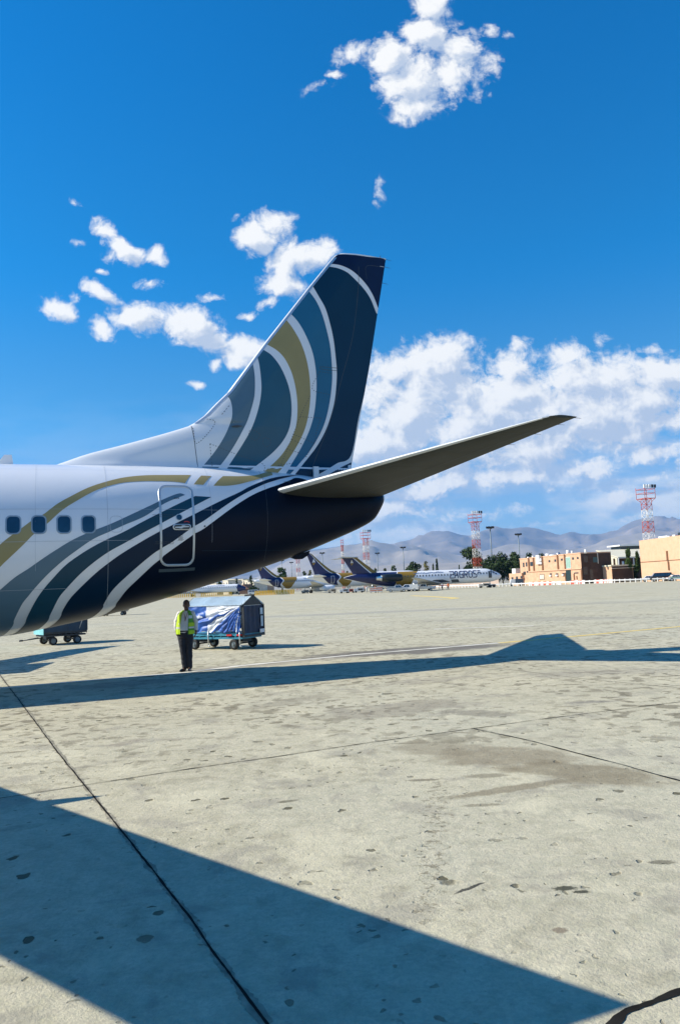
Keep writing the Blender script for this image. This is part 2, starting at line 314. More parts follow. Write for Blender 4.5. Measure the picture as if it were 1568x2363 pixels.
        gr = nd(t, 'ShaderNodeTexGradient', gradient_type='SPHERICAL'); lk(t, mp.outputs[0], gr.inputs[0])
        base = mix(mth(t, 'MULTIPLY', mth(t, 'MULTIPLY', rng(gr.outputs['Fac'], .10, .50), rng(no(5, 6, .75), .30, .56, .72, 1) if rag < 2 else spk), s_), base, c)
    lk(t, base, b.inputs['Base Color'])
    bn = nd(t, 'ShaderNodeBump'); bn.inputs['Strength'].default_value = .8; bn.inputs['Distance'].default_value = .018
    hh = mth(t, 'SUBTRACT', mth(t, 'ADD', no(14, 6, .7), mth(t, 'MULTIPLY', no(60, 3, .6), .35)), mth(t, 'MULTIPLY', pits, 1.2))
    lk(t, hh, bn.inputs['Height']); lk(t, bn.outputs[0], b.inputs['Normal'])
    return m
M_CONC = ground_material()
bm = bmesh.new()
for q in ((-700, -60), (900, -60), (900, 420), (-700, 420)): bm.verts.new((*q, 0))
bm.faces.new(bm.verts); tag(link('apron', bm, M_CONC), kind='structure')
bm = bmesh.new()
for q in ((-40000, -3000), (40000, -3000), (40000, 45000), (-40000, 45000)): bm.verts.new((*q, -.08))
bm.faces.new(bm.verts); tag(link('ground', bm, mat('dry plain', (.30, .27, .20), .95, scale=.004, var=.25)), kind='structure')
M_TAR = mat('joint tar', (.014, .013, .011), .9, scale=5, var=.5, spec=.1)
M_TAR2 = mat('joint dirt', (.24, .22, .16), .9, scale=9, var=.4)
def strip_on_ground(name, pts, w, m, z=.004, jit=.0, step=.12, seed=1):
    P = [(gnd(*p).x, gnd(*p).y) for p in pts]; n = max(2, int(sum(math.dist(P[i], P[i+1]) for i in range(len(P)-1))/step)); n = min(n, 700)
    Q = resample(P, n); rnd = random.Random(seed); bm = bmesh.new(); prev = None
    for i, q in enumerate(Q):
        a = Q[max(0, i-1)]; c = Q[min(n-1, i+1)]; d = Vector((c[0]-a[0], c[1]-a[1], 0)).normalized(); s = Vector((-d.y, d.x, 0))
        ww = w*(1+jit*.35*(rnd.random()-.5)*2+jit*1.1*noise.noise(Vector((q[0]*5, q[1]*5, seed+3)))); o = s*jit*.014*(noise.noise(Vector((q[0]*1.7, q[1]*1.7, 1)))+.4*noise.noise(Vector((q[0]*7, q[1]*7, 2))))
        x = Vector((q[0], q[1], z))+o
        cur = (bm.verts.new(x+s*ww/2), bm.verts.new(x-s*ww/2))
        if prev: bm.faces.new((prev[0], prev[1], cur[1], cur[0]))
        prev = cur
    return tag(link(name, bm, m), kind='structure')
strip_on_ground('expansion_joint', [(-60, 1500), (0, 1557), (40, 1610), (75, 1657), (135, 1738), (200, 1818), (270, 1905), (330, 1980), (390, 2056), (440, 2122), (500, 2210), (560, 2288), (615, 2363), (700, 2480)], .016, M_TAR, jit=.55, step=.05)
strip_on_ground('joint_edge', [(0, 1557), (200, 1818), (390, 2056), (500, 2210), (615, 2363)], .05, M_TAR2, z=.002, jit=1.0, step=.025, seed=4)
strip_on_ground('expansion_joint', [(-80, 1856), (0, 1843), (200, 1812), (430, 1776), (640, 1746), (860, 1713), (1090, 1682), (1240, 1661), (1568, 1620), (1700, 1603)], .017, M_TAR, z=.006, jit=.7, step=.06, seed=2)
strip_on_ground('expansion_joint', [(1090, 1682), (1230, 1712), (1400, 1757), (1568, 1803), (1700, 1840)], .019, M_TAR, z=.008, jit=.9, step=.06, seed=3)
strip_on_ground('expansion_joint', [(1380, 2400), (1440, 2335), (1500, 2315), (1568, 2288), (1640, 2262)], .045, M_TAR, jit=.6, step=.04, seed=5)
strip_on_ground('expansion_joint', [(930, 1515), (1150, 1542), (1350, 1567), (1568, 1588)], .03, M_TAR2, jit=.6, seed=6)
M_YEL = mat('faded yellow line paint', (.70, .50, .10), .8, scale=2, c2=(.66, .52, .20))
strip_on_ground('taxi_line', [(1700, 1435), (1568, 1446), (1325, 1468.5), (1150, 1484)], .24, M_YEL, z=.006, jit=.15, step=.2)
M_WHL = mat('faded white line paint', (.72, .70, .62), .85, scale=1.2, c2=(.52, .50, .43))
strip_on_ground('apron_line', [(1150, 1484), (820, 1511), (560, 1536), (430, 1552), (200, 1571), (0, 1589)], .24, M_WHL, z=.006, jit=.3, step=.2)
strip_on_ground('taxi_line', [(950, 1374.6), (1000, 1377), (1040, 1379.3), (1052, 1380.6), (1040, 1382), (990, 1385)], 1.1, M_YEL, z=.008, step=1)
strip_on_ground('taxi_line', [(650, 1386.5), (690, 1385.5), (700, 1384)], .9, M_YEL, z=.008, step=1)
for i, (p, q) in enumerate((((420, 1407), (560, 1396)), ((600, 1402), (780, 1394)), ((610, 1436), (900, 1424)), ((800, 1412), (1180, 1398)), ((1000, 1452), (1230, 1444)))):
    strip_on_ground('apron_line', [p, q], .22, M_WHL, z=.005, jit=.5, step=.6, seed=i+20)

# ------------------------------------------------------------------ aircraft geometry shared by every airliner
class Craft:
    def __init__(s, O, th, side, zt, zb, hw):
        s.O = Vector((O[0], O[1], 0)); s.a = Vector((math.cos(th), math.sin(th), 0)); s.st = Vector((-math.sin(th), math.cos(th), 0))
        s.th = th; s.side = side; s.zt, s.zb, s.hw = zt, zb, hw
    def sec(c, s): return lerp_knots(c.zt, s), lerp_knots(c.zb, s), lerp_knots(c.hw, s)
    def pt(c, s, ph, off=0, side=None):
        side = c.side if side is None else side
        t, b, w = c.sec(s); hh = (t-b)/2; z = (t+b)/2
        n = Vector((0, side*math.sin(ph)/max(w, .02), math.cos(ph)/max(hh, .02))).normalized()
        return Vector((s, side*w*math.sin(ph), z+hh*math.cos(ph)))+n*off
    def phi(c, s, z):
        t, b, w = c.sec(s); return math.acos(max(-1, min(1, (z-(t+b)/2)/((t-b)/2))))
    def plane(c, x, y, yl=0):                     # picture point -> (s, z) on the lengthwise plane y = yl
        d = ray(x, y); o = EYE-c.O; t = (yl-o.dot(c.st))/d.dot(c.st); q = o+d*t; return q.dot(c.a), q.z
    def hit(c, x, y):                             # picture point -> (s, phi) on the near side of the body
        best = None; prev = None; N = 60; w0 = max(k[1] for k in c.hw)
        def f(yl):
            s, z = c.plane(x, y, yl); t, b, w = c.sec(s); return (yl/w)**2+((z-(t+b)/2)/((t-b)/2))**2-1, s, z
        for i in range(N+1):
            yl = c.side*w0*1.15*(1-1.6*i/N); r = f(yl)
            if best is None or r[0] < best[0]: best = (r[0], yl, r[1], r[2])
            if r[0] < 0:
                if prev is None: break
                lo, hi = prev, yl
                for _ in range(25):
                    mid = (lo+hi)/2
                    if f(mid)[0] > 0: lo = mid
                    else: hi = mid
                r = f(hi); return r[1], c.phi(r[1], r[2])
            prev = yl
        _, yl, s, z = best; t, b, w = c.sec(s); ph = c.phi(s, z)
        return s, ph
def skin(craft, s0, s1, ds=.25, n=96):
    bm = bmesh.new(); rings = []; k = max(2, int((s1-s0)/ds)); ss = [s0+(s1-s0)*i/k for i in range(k+1)]
    ss += [s1-.02*(s1-s0 > 0)] if False else []
    for s in ss: rings.append([craft.pt(s, 2*math.pi*j/n, side=1) for j in range(n)])
    loft(bm, rings); fixn(bm); return bm
def bands(bms, A, B, P, mi=0, n=110, m=10, pick=None, smooth=True):
    A = resample(A, n); B = resample(B, n); V = {}
    def vert(bm, i, j):
        k = (id(bm), i, j)
        if k not in V:
            u = j/m; V[k] = bm.verts.new(P(*[p+(q-p)*u for p, q in zip(A[i], B[i])]))
        return V[k]
    for i in range(n-1):
        for j in range(m):
            c = [(A[i][k]+A[i+1][k])/2*(1-(j+.5)/m)+(B[i][k]+B[i+1][k])/2*(j+.5)/m for k in range(2)]
            bm = bms[pick(*c)] if pick else bms[0]
            try:
                f = bm.faces.new((vert(bm, i, j), vert(bm, i+1, j), vert(bm, i+1, j+1), vert(bm, i, j+1))); f.material_index = mi; f.smooth = smooth
            except ValueError: pass
def wing(bm, stations, n=14, mi=0, tc=.11, pick=None, cambered=0):
    # stations: (y, sLE, sTE, z); returns faces lofted as an aerofoil; pick(frac) -> bmesh for elevator/flap
    xs = [(1-math.cos(math.pi*i/n))/2 for i in range(n+1)]
    def yt(x, tcc): return 5*tcc*(.2969*math.sqrt(x)-.126*x-.3516*x*x+.2843*x**3-.1036*x**4)
    rings = []
    for (y, le, te, z) in stations:
        c = te-le; up = [(le+c*x, z+c*yt(x, tc)) for x in xs]; dn = [(le+c*x, z-c*yt(x, tc)*.85) for x in xs[::-1][1:-1]]
        rings.append([Vector((s, y, zz)) for s, zz in up+dn])
    loft(bm, rings, mi); fixn(bm)

M_WHITE = mat('white aircraft paint', (.76, .78, .80), .28, var=.03, scale=.6, coat=.6)
M_NAVY = mat('dark navy paint', (.002, .006, .018), .38, var=.15, scale=1.2, spec=.12)
M_LEDGE = mat('pale leading edge', (.60, .62, .62), .5, .15, var=.05)
M_FNV = mat('fin navy teal paint', (.004, .036, .076), .38, var=.1, scale=.6, spec=.2)
M_NTIP = mat('fin tip navy paint', (.004, .010, .045), .33, var=.1, spec=.3)
M_NAVY2 = mat('navy paint', (.003, .020, .048), .38, var=.12, scale=.8, spec=.18)
M_TEAL = mat('dark teal paint', (.012, .058, .095), .36, var=.1, scale=.8, spec=.22)
M_TEAL2 = mat('fin teal blue paint', (.022, .098, .155), .33, var=.1, scale=.6, spec=.35)
M_STEEL = mat('steel blue paint', (.09, .165, .22), .33, var=.08, scale=.8, spec=.35)
M_STEEL2 = mat('mid blue paint', (.018, .13, .235), .33, var=.1, scale=.7, spec=.35)
M_GOLD = mat('gold paint', (.33, .27, .115), .36, var=.08, scale=.9, spec=.35)
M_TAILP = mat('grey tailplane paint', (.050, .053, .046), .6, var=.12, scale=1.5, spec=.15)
M_METAL = mat('polished metal edge', (.62, .64, .64), .3, .85, var=.1, scale=4)
M_GREYP = mat('light grey paint', (.42, .43, .41), .4, var=.08, scale=1.5)
M_SEAM = mat('panel seam', (.06, .07, .08), .6, var=.2)
M_SEAML = mat('light seam sealant', (.38, .42, .46), .5, var=.1)
M_GLASS = mat('dark window glass', (.012, .03, .06), .06, var=.3, scale=3, coat=1)
M_RUB = mat('tyre rubber', (.018, .018, .018), .8, var=.3, scale=8, bump=.2)
M_FRAME = mat('bare metal frame', (.52, .56, .58), .35, .5, var=.08)
M_RED = mat('red paint', (.45, .02, .02), .45)
M_BLACK = mat('black plastic', (.02, .02, .022), .5)

# ------------------------------------------------------------------ the airliner close by
TH = R(20.5)
ZT = [(-32.2, 2.95), (-31.9, 3.4), (-31, 3.95), (-29.8, 4.5), (-28.5, 5.02), (-27, 5.2), (-25, 5.22), (-5.3, 5.22), (-2.89, 5.1), (-1.5, 4.93), (-.6, 4.76), (-.15, 4.62), (.03, 4.5)]
ZB = [(-32.2, 2.75), (-31.9, 2.3), (-31, 1.8), (-29.8, 1.45), (-28, 1.2), (-26, 1.13), (-12.5, 1.13), (-11, 1.15), (-9.76, 1.22), (-7.91, 1.50), (-6.92, 1.70), (-5.52, 2.06), (-3.73, 2.55), (-2.48, 2.94), (-1.4, 3.34), (-.6, 3.67), (-.3, 3.85), (-.1, 4.12), (.03, 4.35)]
HW = [(-32.2, .12), (-31.9, .65), (-31, 1.15), (-29.8, 1.52), (-28, 1.82), (-26, 1.88), (-11, 1.88), (-9, 1.86), (-7.5, 1.76), (-6, 1.55), (-4.5, 1.25), (-3, .9), (-1.5, .55), (-.6, .36), (-.15, .2), (.03, .06)]
CR = Craft((1.205, 21.276), TH, -1, ZT, ZB, HW)
jet = thing('airliner', 'large near airliner with navy, teal and gold sweeping stripes on its tail', 'airliner', CR.O, TH)
def R4(x, y): return x/2.9733, 1025.4+y/2.9733
def R5(x, y): return 410.2+x/2.973, 556.7+y/2.973
def RD(x, y): return 351.6+x/10.085, 1084.0+y/10.085
H4 = lambda L: [CR.hit(*R4(*p)) for p in L]
H5 = lambda L: [CR.hit(*R5(*p)) for p in L]
DS0, DS1, DZ0, DZ1, DR = -6.27, -5.50, 2.70, 4.56, .17     # the door opening
def in_door(s, ph):
    p = CR.pt(s, ph); x = abs(s-(DS0+DS1)/2)-(DS1-DS0)/2+DR; z = abs(p.z-(DZ0+DZ1)/2)-(DZ1-DZ0)/2+DR
    return math.hypot(max(x, 0), max(z, 0)) < DR
bF = skin(CR, -32.2, .03, .22); bD = bmesh.new(); PI = math.pi
fus_m = [M_WHITE, M_GOLD, M_STEEL, M_TEAL, M_NAVY2, M_NAVY, M_SEAM, M_SEAML]
def down(P, ds=-.35):                              # carry an edge on under the belly
    s, ph = P[0]; return [(s+ds, PI)]+P
def fband(A, B, mi, off=.005, n=110, m=12, k=True):
    A = crom(A); B = crom(B)
    for side in (-1, 1):
        bands([bF, bD], A, B, lambda s, ph: CR.pt(s, ph, off, side), mi, n, m, (lambda s, ph: 1 if in_door(s, ph) else 0) if side == -1 else None)
gU = H4([(-260, 960), (-120, 810), (0, 690), (60, 640), (150, 575), (225, 520), (300, 480), (400, 405), (500, 350), (600, 300), (700, 265), (850, 228), (1000, 213), (1160, 211), (1310, 211)])
gL = H4([(-200, 1120), (-100, 975), (0, 845), (60, 785), (150, 700), (240, 610), (330, 540), (430, 450), (540, 380), (650, 320), (750, 285), (850, 263), (950, 255), (1050, 253), (1180, 256), (1270, 266)])
fband(gU, gL, 1)
fband(H4([(1380, 215), (1450, 218)]), H4([(1330, 275), (1395, 278)]), 1, n=6, m=6)
fband(H5([(310, 1612), (450, 1612), (560, 1600), (640, 1582)]), H5([(245, 1678), (350, 1677), (450, 1660), (560, 1630), (650, 1605)]), 1, n=40, m=6)
s1u = H4([(-330, 1300), (-200, 1160), (0, 1000), (100, 915), (200, 850), (300, 780), (400, 715), (500, 655), (620, 600), (750, 550), (850, 505), (1000, 435), (1215, 340), (1270, 348)])
w1u = H4([(85, 1250), (100, 1200), (150, 1100), (200, 1035), (250, 975), (330, 890), (430, 800), (530, 725), (640, 650), (750, 600), (850, 555), (1000, 490), (1130, 405), (1270, 348)])
w1l = H4([(165, 1240), (185, 1190), (230, 1100), (280, 1020), (350, 935), (450, 830), (560, 750), (660, 690), (750, 645), (850, 600), (1000, 520), (1100, 470), (1200, 420), (1340, 355)])
s2l = H4([(325, 1215), (345, 1170), (400, 1060), (460, 985), (550, 890), (650, 805), (750, 735), (850, 680), (1000, 598), (1110, 540), (1300, 440), (1450, 362)])
w2l = H4([(408, 1195), (430, 1140), (480, 1060), (550, 985), (650, 890), (750, 810), (850, 740), (1000, 650), (1110, 590), (1250, 520), (1400, 445)])+H5([(400, 1733), (480, 1690), (560, 1655), (640, 1627), (740, 1610), (820, 1606)])
s3l = H4([(700, 1130), (710, 1100), (750, 1030), (800, 970), (880, 895), (960, 825), (1045, 755), (1113, 710), (1187, 666), (1302, 583), (1331, 563), (1429, 504)])+H5([(440, 1742), (520, 1700), (600, 1664), (680, 1638), (760, 1618), (830, 1607)])
w3l = H4([(785, 1120), (800, 1090), (860, 1010), (930, 940), (1045, 832), (1113, 778), (1128, 760), (1317, 626), (1332, 613), (1429, 557)])+H5([(500, 1748), (620, 1695), (700, 1668), (770, 1640), (830, 1625)])
w1l.append(w1l[-1]); 
fband([(s1u[0][0]-.6, PI)]+s1u, down(w1u), 2)
fband(down(w1l[:-1]+[H4([(1450, 362)])[0]]) if False else down(w1l[:-1]), down(s2l), 3)
fband(down(w2l), down(s3l), 4)
bel = w3l[-1]
low = [(s, PI) for s in [w3l[0][0]-.35+i*(0-.02-w3l[0][0]+.35)/30 for i in range(31)]]
top = down(w3l)+[(-1.9, CR.phi(-1.9, 4.72)), (-1.2, CR.phi(-1.2, 4.70)), (-.6, .25), (-.02, .1)]
fband(top, low, 5, n=150, m=26)
# panel joints, cut in as fine dark lines
def seam(P, w=.008, mi=6, off=.0075, n=30):
    P = resample(P, n)
    for side in (-1, 1):
        bands([bF], [(s-w/2, ph) for s, ph in P], [(s+w/2, ph) for s, ph in P], lambda s, ph: CR.pt(s, ph, off, side), mi, n, 1)
def hseam(z, s0, s1, w=.007, mi=6):
    n = 40; A = [(s0+(s1-s0)*i/n, CR.phi(s0+(s1-s0)*i/n, z)) for i in range(n+1)]; dphi = w/2
    for side in (-1, 1): bands([bF], [(s, ph-dphi/1.9) for s, ph in A], [(s, ph+dphi/1.9) for s, ph in A], lambda s, ph: CR.pt(s, ph, .0075, side), mi, n, 1)
for s in (-7.45, -3.6, -12.2, -16): seam([(s, .25), (s, 2.6)], .006, 6 if s > -5 else 7)
for s in (-8.95, -5.05): seam([(s, .3), (s, 1.9)], .004, 7)
hseam(3.98, -12, -4.9, .006, 7); hseam(3.27, -12, -6.9, .006, 7); hseam(3.02, -5.3, -1.6, .006, 3); hseam(2.25, -12, -8.3, .007, 7); hseam(4.98, -12, -5.2, .004, 7)
link('fuselage', bF, fus_m, jet)
# base sheet of the door follows the body
def drr(t, grow=0):                                # rounded rectangle outline, t in 0..1 -> (s, z)
    w = (DS1-DS0)/2+grow; h = (DZ1-DZ0)/2+grow; r = DR+grow; cs = (DS0+DS1)/2; cz = (DZ0+DZ1)/2
    seg = [('l', 2*(w-r)), ('c', PI/2*r), ('l', 2*(h-r)), ('c', PI/2*r)]*2; L = sum(q[1] for q in seg); d = t*L
    x, y, ang = -(w-r), h, 0
    for ty, ln in seg:
        e = min(d, ln)
        if ty == 'l': x += math.cos(ang)*e; y += math.sin(ang)*e
        else:
            cx_, cy_ = x+math.sin(ang)*r, y-math.cos(ang)*r; a2 = ang-e/r; x = cx_-math.sin(a2)*r; y = cy_+math.cos(a2)*r; ang = a2
        d -= e
        if d <= 0: break
    return cs+x, cz+y
def on(s, z, off, side=-1): return CR.pt(s, CR.phi(s, z), off, side)
n = 72
N_, K_ = 40, 24
for i in range(N_):
    for j in range(K_):
        s0 = DS0+(DS1-DS0)*j/K_; s1 = DS0+(DS1-DS0)*(j+1)/K_; z0 = DZ0+(DZ1-DZ0)*i/N_; z1 = DZ0+(DZ1-DZ0)*(i+1)/N_
        if in_door((s0+s1)/2, CR.phi((s0+s1)/2, (z0+z1)/2)):
            f = bD.faces.new([bD.verts.new(on(s, z, .0025)) for s, z in ((s0, z0), (s1, z0), (s1, z1), (s0, z1))]); f.smooth = True
door = link('door', bD, fus_m, jet)
def ring_band(bm, f, g0, g1, o0, o1, n=72, mi=0):
    for i in range(n):
        for (ga_, oa, gb_, ob) in ((g0, o0, g0+.008, o1), (g0+.008, o1, g1-.008, o1), (g1-.008, o1, g1, o0)):
            q = [(f(i/n, ga_), oa), (f((i+1)/n, ga_), oa), (f((i+1)/n, gb_), ob), (f(i/n, gb_), ob)]
            fc = bm.faces.new([bm.verts.new(on(s, z, o)) for (s, z), o in q]); fc.material_index = mi; fc.smooth = True
b = bmesh.new(); ring_band(b, drr, -.024, .030, .006, .016); link('door_frame', b, M_FRAME, door)
b = bmesh.new()
bands([b], [(DS0-.04, CR.phi(-6.3, 2.62)), (DS1+.06, CR.phi(-5.45, 2.64))], [(DS0-.04, CR.phi(-6.3, 2.55)), (DS1+.06, CR.phi(-5.45, 2.57))], lambda s, ph: CR.pt(s, ph, .012, -1), 0, 12, 3)
link('sill_plate', b, mat('dull sill', (.05, .075, .09), .5), door)
def disc(bm, s, z, r, off, sx_=1, mi=0, n=24, r0=0):
    for i in range(n):
        a0, a1 = 2*PI*i/n, 2*PI*(i+1)/n
        q = [(s+sx_*r0*math.cos(a0), z+r0*math.sin(a0)), (s+sx_*r*math.cos(a0), z+r*math.sin(a0)), (s+sx_*r*math.cos(a1), z+r*math.sin(a1))]
        if r0: q.append((s+sx_*r0*math.cos(a1), z+r0*math.sin(a1)))
        f = bm.faces.new([bm.verts.new(on(x, y, off)) for x, y in q]); f.material_index = mi
def dpix(x, y): s, ph = CR.hit(*RD(x, y)); p = CR.pt(s, ph); return s, p.z
s_, z_ = dpix(622, 1108)
b = bmesh.new(); disc(b, s_, z_, .068, .012, mi=0); disc(b, s_, z_, .08, .016, mi=1, r0=.064); link('door_window', b, [M_GLASS, M_FRAME], door)
s_, z_ = dpix(690, 1332)
def rrect(bm, s, z, w, h, r, off, mi=0, n=6, w0=None):
    pts = []
    for cxx, cyy, a0 in ((w-r, h-r, 0), (-(w-r), h-r, PI/2), (-(w-r), -(h-r), PI), (w-r, -(h-r), 1.5*PI)):
        for i in range(n+1): pts.append((s+cxx+r*math.cos(a0+PI/2*i/n), z+cyy+r*math.sin(a0+PI/2*i/n)))
    return pts
def rfill(bm, pts, c, off, mi): 
    N = len(pts); o = bm.verts.new(on(*c, off)); V = [bm.verts.new(on(*p, off)) for p in pts]
    for i in range(N): f = bm.faces.new((o, V[i], V[(i+1) % N])); f.material_index = mi; f.smooth = True
def rring(bm, p0, p1, off0, off1, mi):
    N = len(p0); A = [bm.verts.new(on(*p, off0)) for p in p0]; B = [bm.verts.new(on(*p, off1)) for p in p1]
    for i in range(N): f = bm.faces.new((A[i], A[(i+1) % N], B[(i+1) % N], B[i])); f.material_index = mi; f.smooth = True
b = bmesh.new()
rfill(b, rrect(b, s_, z_, .19, .05, .048, .01), (s_, z_), .010, 1)
rring(b, rrect(b, s_, z_, .215, .07, .06, 0), rrect(b, s_, z_, .19, .05, .048, 0), .014, .020, 0)
for dx in (-1, 1):
    q = [on(s_+dx*a, z_+c, .03) for a, c in ((0, -.012*dx), (.165, -.002), (.165, .02), (0, .03))] if dx > 0 else [on(s_+dx*a, z_+c, .03) for a, c in ((0, -.03), (.165, -.02), (.165, .002), (0, .012))]
    f = b.faces.new([b.verts.new(p) for p in q])
q = [on(s_+a, z_+c, .036) for a, c in ((-.07, -.035), (.0, -.035), (.07, .035), (.0, .035))]; b.faces.new([b.verts.new(p) for p in q])
link('door_handle', b, [M_FRAME, M_SEAM], door)
# placards and hinge plates on the door
b = bmesh.new()
def bar(bm, x0, y0, x1, y1, off=.011, mi=0):
    q = [dpix(x0, y0), dpix(x1, y0), dpix(x1, y1), dpix(x0, y1)]; f = bm.faces.new([bm.verts.new(on(*p, off)) for p in q]); f.material_index = mi
rnd = random.Random(3)
for i, yv in enumerate((1520, 1555, 1578, 1600, 1622, 1640)):
    x = 590+rnd.random()*20; xe = 700+rnd.random()*30; b = bmesh.new()
    while x < xe: w = 8+rnd.random()*18; bar(b, x, yv-5, min(x+w, xe), yv+4); x += w+6
    link('placard_lettering', b, M_BLACK, door)
b = bmesh.new()
arc = [(735+130*i/8, 1222-28*math.sin(PI*(.15+.8*i/8))) for i in range(9)]
for i in range(8):
    q = [dpix(*arc[i]), dpix(*arc[i+1]), dpix(arc[i+1][0], arc[i+1][1]+20), dpix(arc[i][0], arc[i][1]+20)]; b.faces.new([b.verts.new(on(*p, .011)) for p in q]).material_index = 1
link('door_marking', b, [M_BLACK, M_RED, M_NAVY2], door); b = bmesh.new(); bar(b, 510, 655, 545, 680, mi=2); bar(b, 552, 658, 575, 676, mi=2); bar(b, 590, 655, 620, 675, mi=2)
link('placard_lettering', b, [M_BLACK, M_RED, M_NAVY2], door)
for (x0, y0, x1, y1) in ((0, 1048, 480, 1100), (60, 1675, 490, 1725)):
    b = bmesh.new()
    for (ax, ay, bx, by) in ((x0, y0, x1, y0+6), (x0, y1-6, x1, y1), (x1-6, y0, x1, y1), ((x0+x1)/2-60, y0, (x0+x1)/2-54, y1)): bar(b, ax, ay, bx, by, .0165)
    link('door_hinge', b, M_SEAM, door)
# cabin windows and the blanked-off one
for k in range(-7, 4):
    s_ = -9.385+.508*k; z_ = 3.635; b = bmesh.new()
    ow = .155, .205
    rfill(b, rrect(b, s_, z_, .128, .178, .085, 0), (s_, z_), .0085, 0)
    w_ = link('cabin_window', b, M_GLASS, jet); b = bmesh.new()
    rring(b, rrect(b, s_, z_, .158, .208, .105, 0), rrect(b, s_, z_, .15, .2, .1, 0), .004, .012, 0); rring(b, rrect(b, s_, z_, .15, .2, .1, 0), rrect(b, s_, z_, .128, .178, .085, 0), .012, .0085, 0)
    link('window_frame', b, mat('window frame', (.30, .36, .40), .35, .3) if 'window frame' not in bpy.data.materials else bpy.data.materials['window frame'], w_)
b = bmesh.new(); s_ = -7.28+.01
rring(b, rrect(b, s_, 3.635, .135, .185, .095, 0), rrect(b, s_, 3.635, .128, .178, .09, 0), .008, .008, 0); link('blank_window_outline', b, M_SEAML, jet)
b = bmesh.new()
s_, ph_ = CR.hit(*R4(1405, 562)); p = CR.pt(s_, ph_); disc(b, s_, p.z, .022, .012, mi=0, n=12); link('static_port', b, M_SEAM, jet)
b = bmesh.new(); prism(b, [(-9.86, 5.2), (-9.46, 5.2), (-9.5, 5.46), (-9.66, 5.46)], 'y', -.012, .012); fixn(b); link('antenna', b, M_WHITE, jet)
# ---- fin
LEp = [(110, 1072), (200, 1048), (289, 1025.4), (375, 1002), (410, 991.5), (440.5, 982), (470.7, 960), (496, 933.5), (524.5, 906.5), (612, 789), (713, 661), (768.4, 593.6), (777, 586.4), (789, 584.6)]
TEp = [(808.8, 1081.5), (830.7, 960), (851, 849), (871, 718), (889.6, 597)]
LE = [CR.plane(*p) for p in LEp]; TE = [CR.plane(*p) for p in TEp]
LEz = [(z, s) for s, z in LE]; TEz = [(z, s) for s, z in TE]
LEz[0] = (5.16, LEz[0][1]); ztop = min(LEz[-1][0], TEz[-1][0])
LEz = sorted(LEz); TEz = sorted(TEz); TEz[-1] = (max(ztop, LEz[-1][0]), TEz[-1][1])
def lin(K, z):
    if z <= K[0][0]: return K[0][1]+(z-K[0][0])*(K[1][1]-K[0][1])/(K[1][0]-K[0][0]) if K is TEz else K[0][1]
    for i in range(len(K)-1):
        if z <= K[i+1][0]: return K[i][1]+(K[i+1][1]-K[i][1])*(z-K[i][0])/(K[i+1][0]-K[i][0])
    return K[-1][1]
fle = lambda z: lin(LEz, z); fte = lambda z: lin(TEz, z)
def half(s, z):
    a, c = fle(z), fte(z); x = max(0, min(1, (s-a)/max(.05, c-a))); T_ = .24+(.085-.24)*max(0, min(1, (z-5.2)/6.2))
    x1 = (s-a)/1.9 if s-a < 1.9*.3 else None
    prof = min(1, math.sqrt(max(0, (s-a))/(1.3 if z < 6.4 else .8))) if s-a < 1.3 else 1
    tail = min(1, (c-s)/(max(.4, (c-a)*.62))) if c > s else 0
    return T_*prof*max(tail, 0)+.004+.10*math.exp(-max(0, z-5.18)/.10)*min(1, max(0, (s-a))/2.0)*(1 if s < -1 else .6)
HNG = [CR.plane(*R5(1240, 160)), CR.plane(*R5(1205, 640)), CR.plane(*R5(905, 1600))]
HZ = sorted((z, s) for s, z in HNG)
def is_rud(s, z): return 1 if s > lin(HZ, z) else 0
bV = bmesh.new(); bR = bmesh.new(); zs = [5.0+(LEz[-1][0]-5.0)*i/70 for i in range(70)]+[LEz[-1][0]-.012, LEz[-1][0]]
def frow(z):
    a, c = fle(z), fte(z); h = lin(HZ, z); 
    return [a+(h-a)*(i/26)**1.6 for i in range(27)]+[h+(c-h)*i/12 for i in range(1, 13)]
for sd in (-1, 1):
    for i in range(len(zs)-1):
        r0, r1 = frow(zs[i]), frow(zs[i+1])
        for j in range(len(r0)-1):
            bm = bR if j >= 26 else bV; q = [(r0[j], zs[i]), (r0[j+1], zs[i]), (r1[j+1], zs[i+1]), (r1[j], zs[i+1])]
            f = bm.faces.new([bm.verts.new((s, sd*half(s, z), z)) for s, z in q]); f.smooth = True
r = frow(zs[-1]); z = zs[-1]
for j in range(len(r)-1):
    bm = bR if j >= 26 else bV
    bm.faces.new([bm.verts.new((s, sd*half(s, z), z)) for s, sd in ((r[j], -1), (r[j+1], -1), (r[j+1], 1), (r[j], 1))]).material_index = 5
for z0, z1 in zip(zs[:-1], zs[1:]):
    bR.faces.new([bR.verts.new((fte(z)-.0, sd*half(fte(z), z), z)) for z, sd in ((z0, -1), (z1, -1), (z1, 1), (z0, 1))]).material_index = 5
for bm in (bV, bR): bmesh.ops.remove_doubles(bm, verts=bm.verts, dist=.0005); fixn(bm)
fin_m = [M_WHITE, M_GOLD, M_STEEL, M_TEAL2, M_STEEL2, M_FNV, M_NTIP, M_SEAM]
P5 = lambda L: [CR.plane(*R5(*p), yl=-.12) for p in L]
def finpt(sd, off):
    def P(s, z):
        z = min(z, LEz[-1][0]-.002); s = max(fle(z)+.035, min(fte(z)-.0, s)); return Vector((s, sd*(half(s, z)+off), z))
    return P
def fbandv(A, B, mi, off=.004, n=90, m=14, A5=True):
    A = crom(P5(A)); B = crom(P5(B))
    for sd in (-1, 1): bands([bV, bR], A, B, finpt(sd, off), mi, n, m, is_rud)
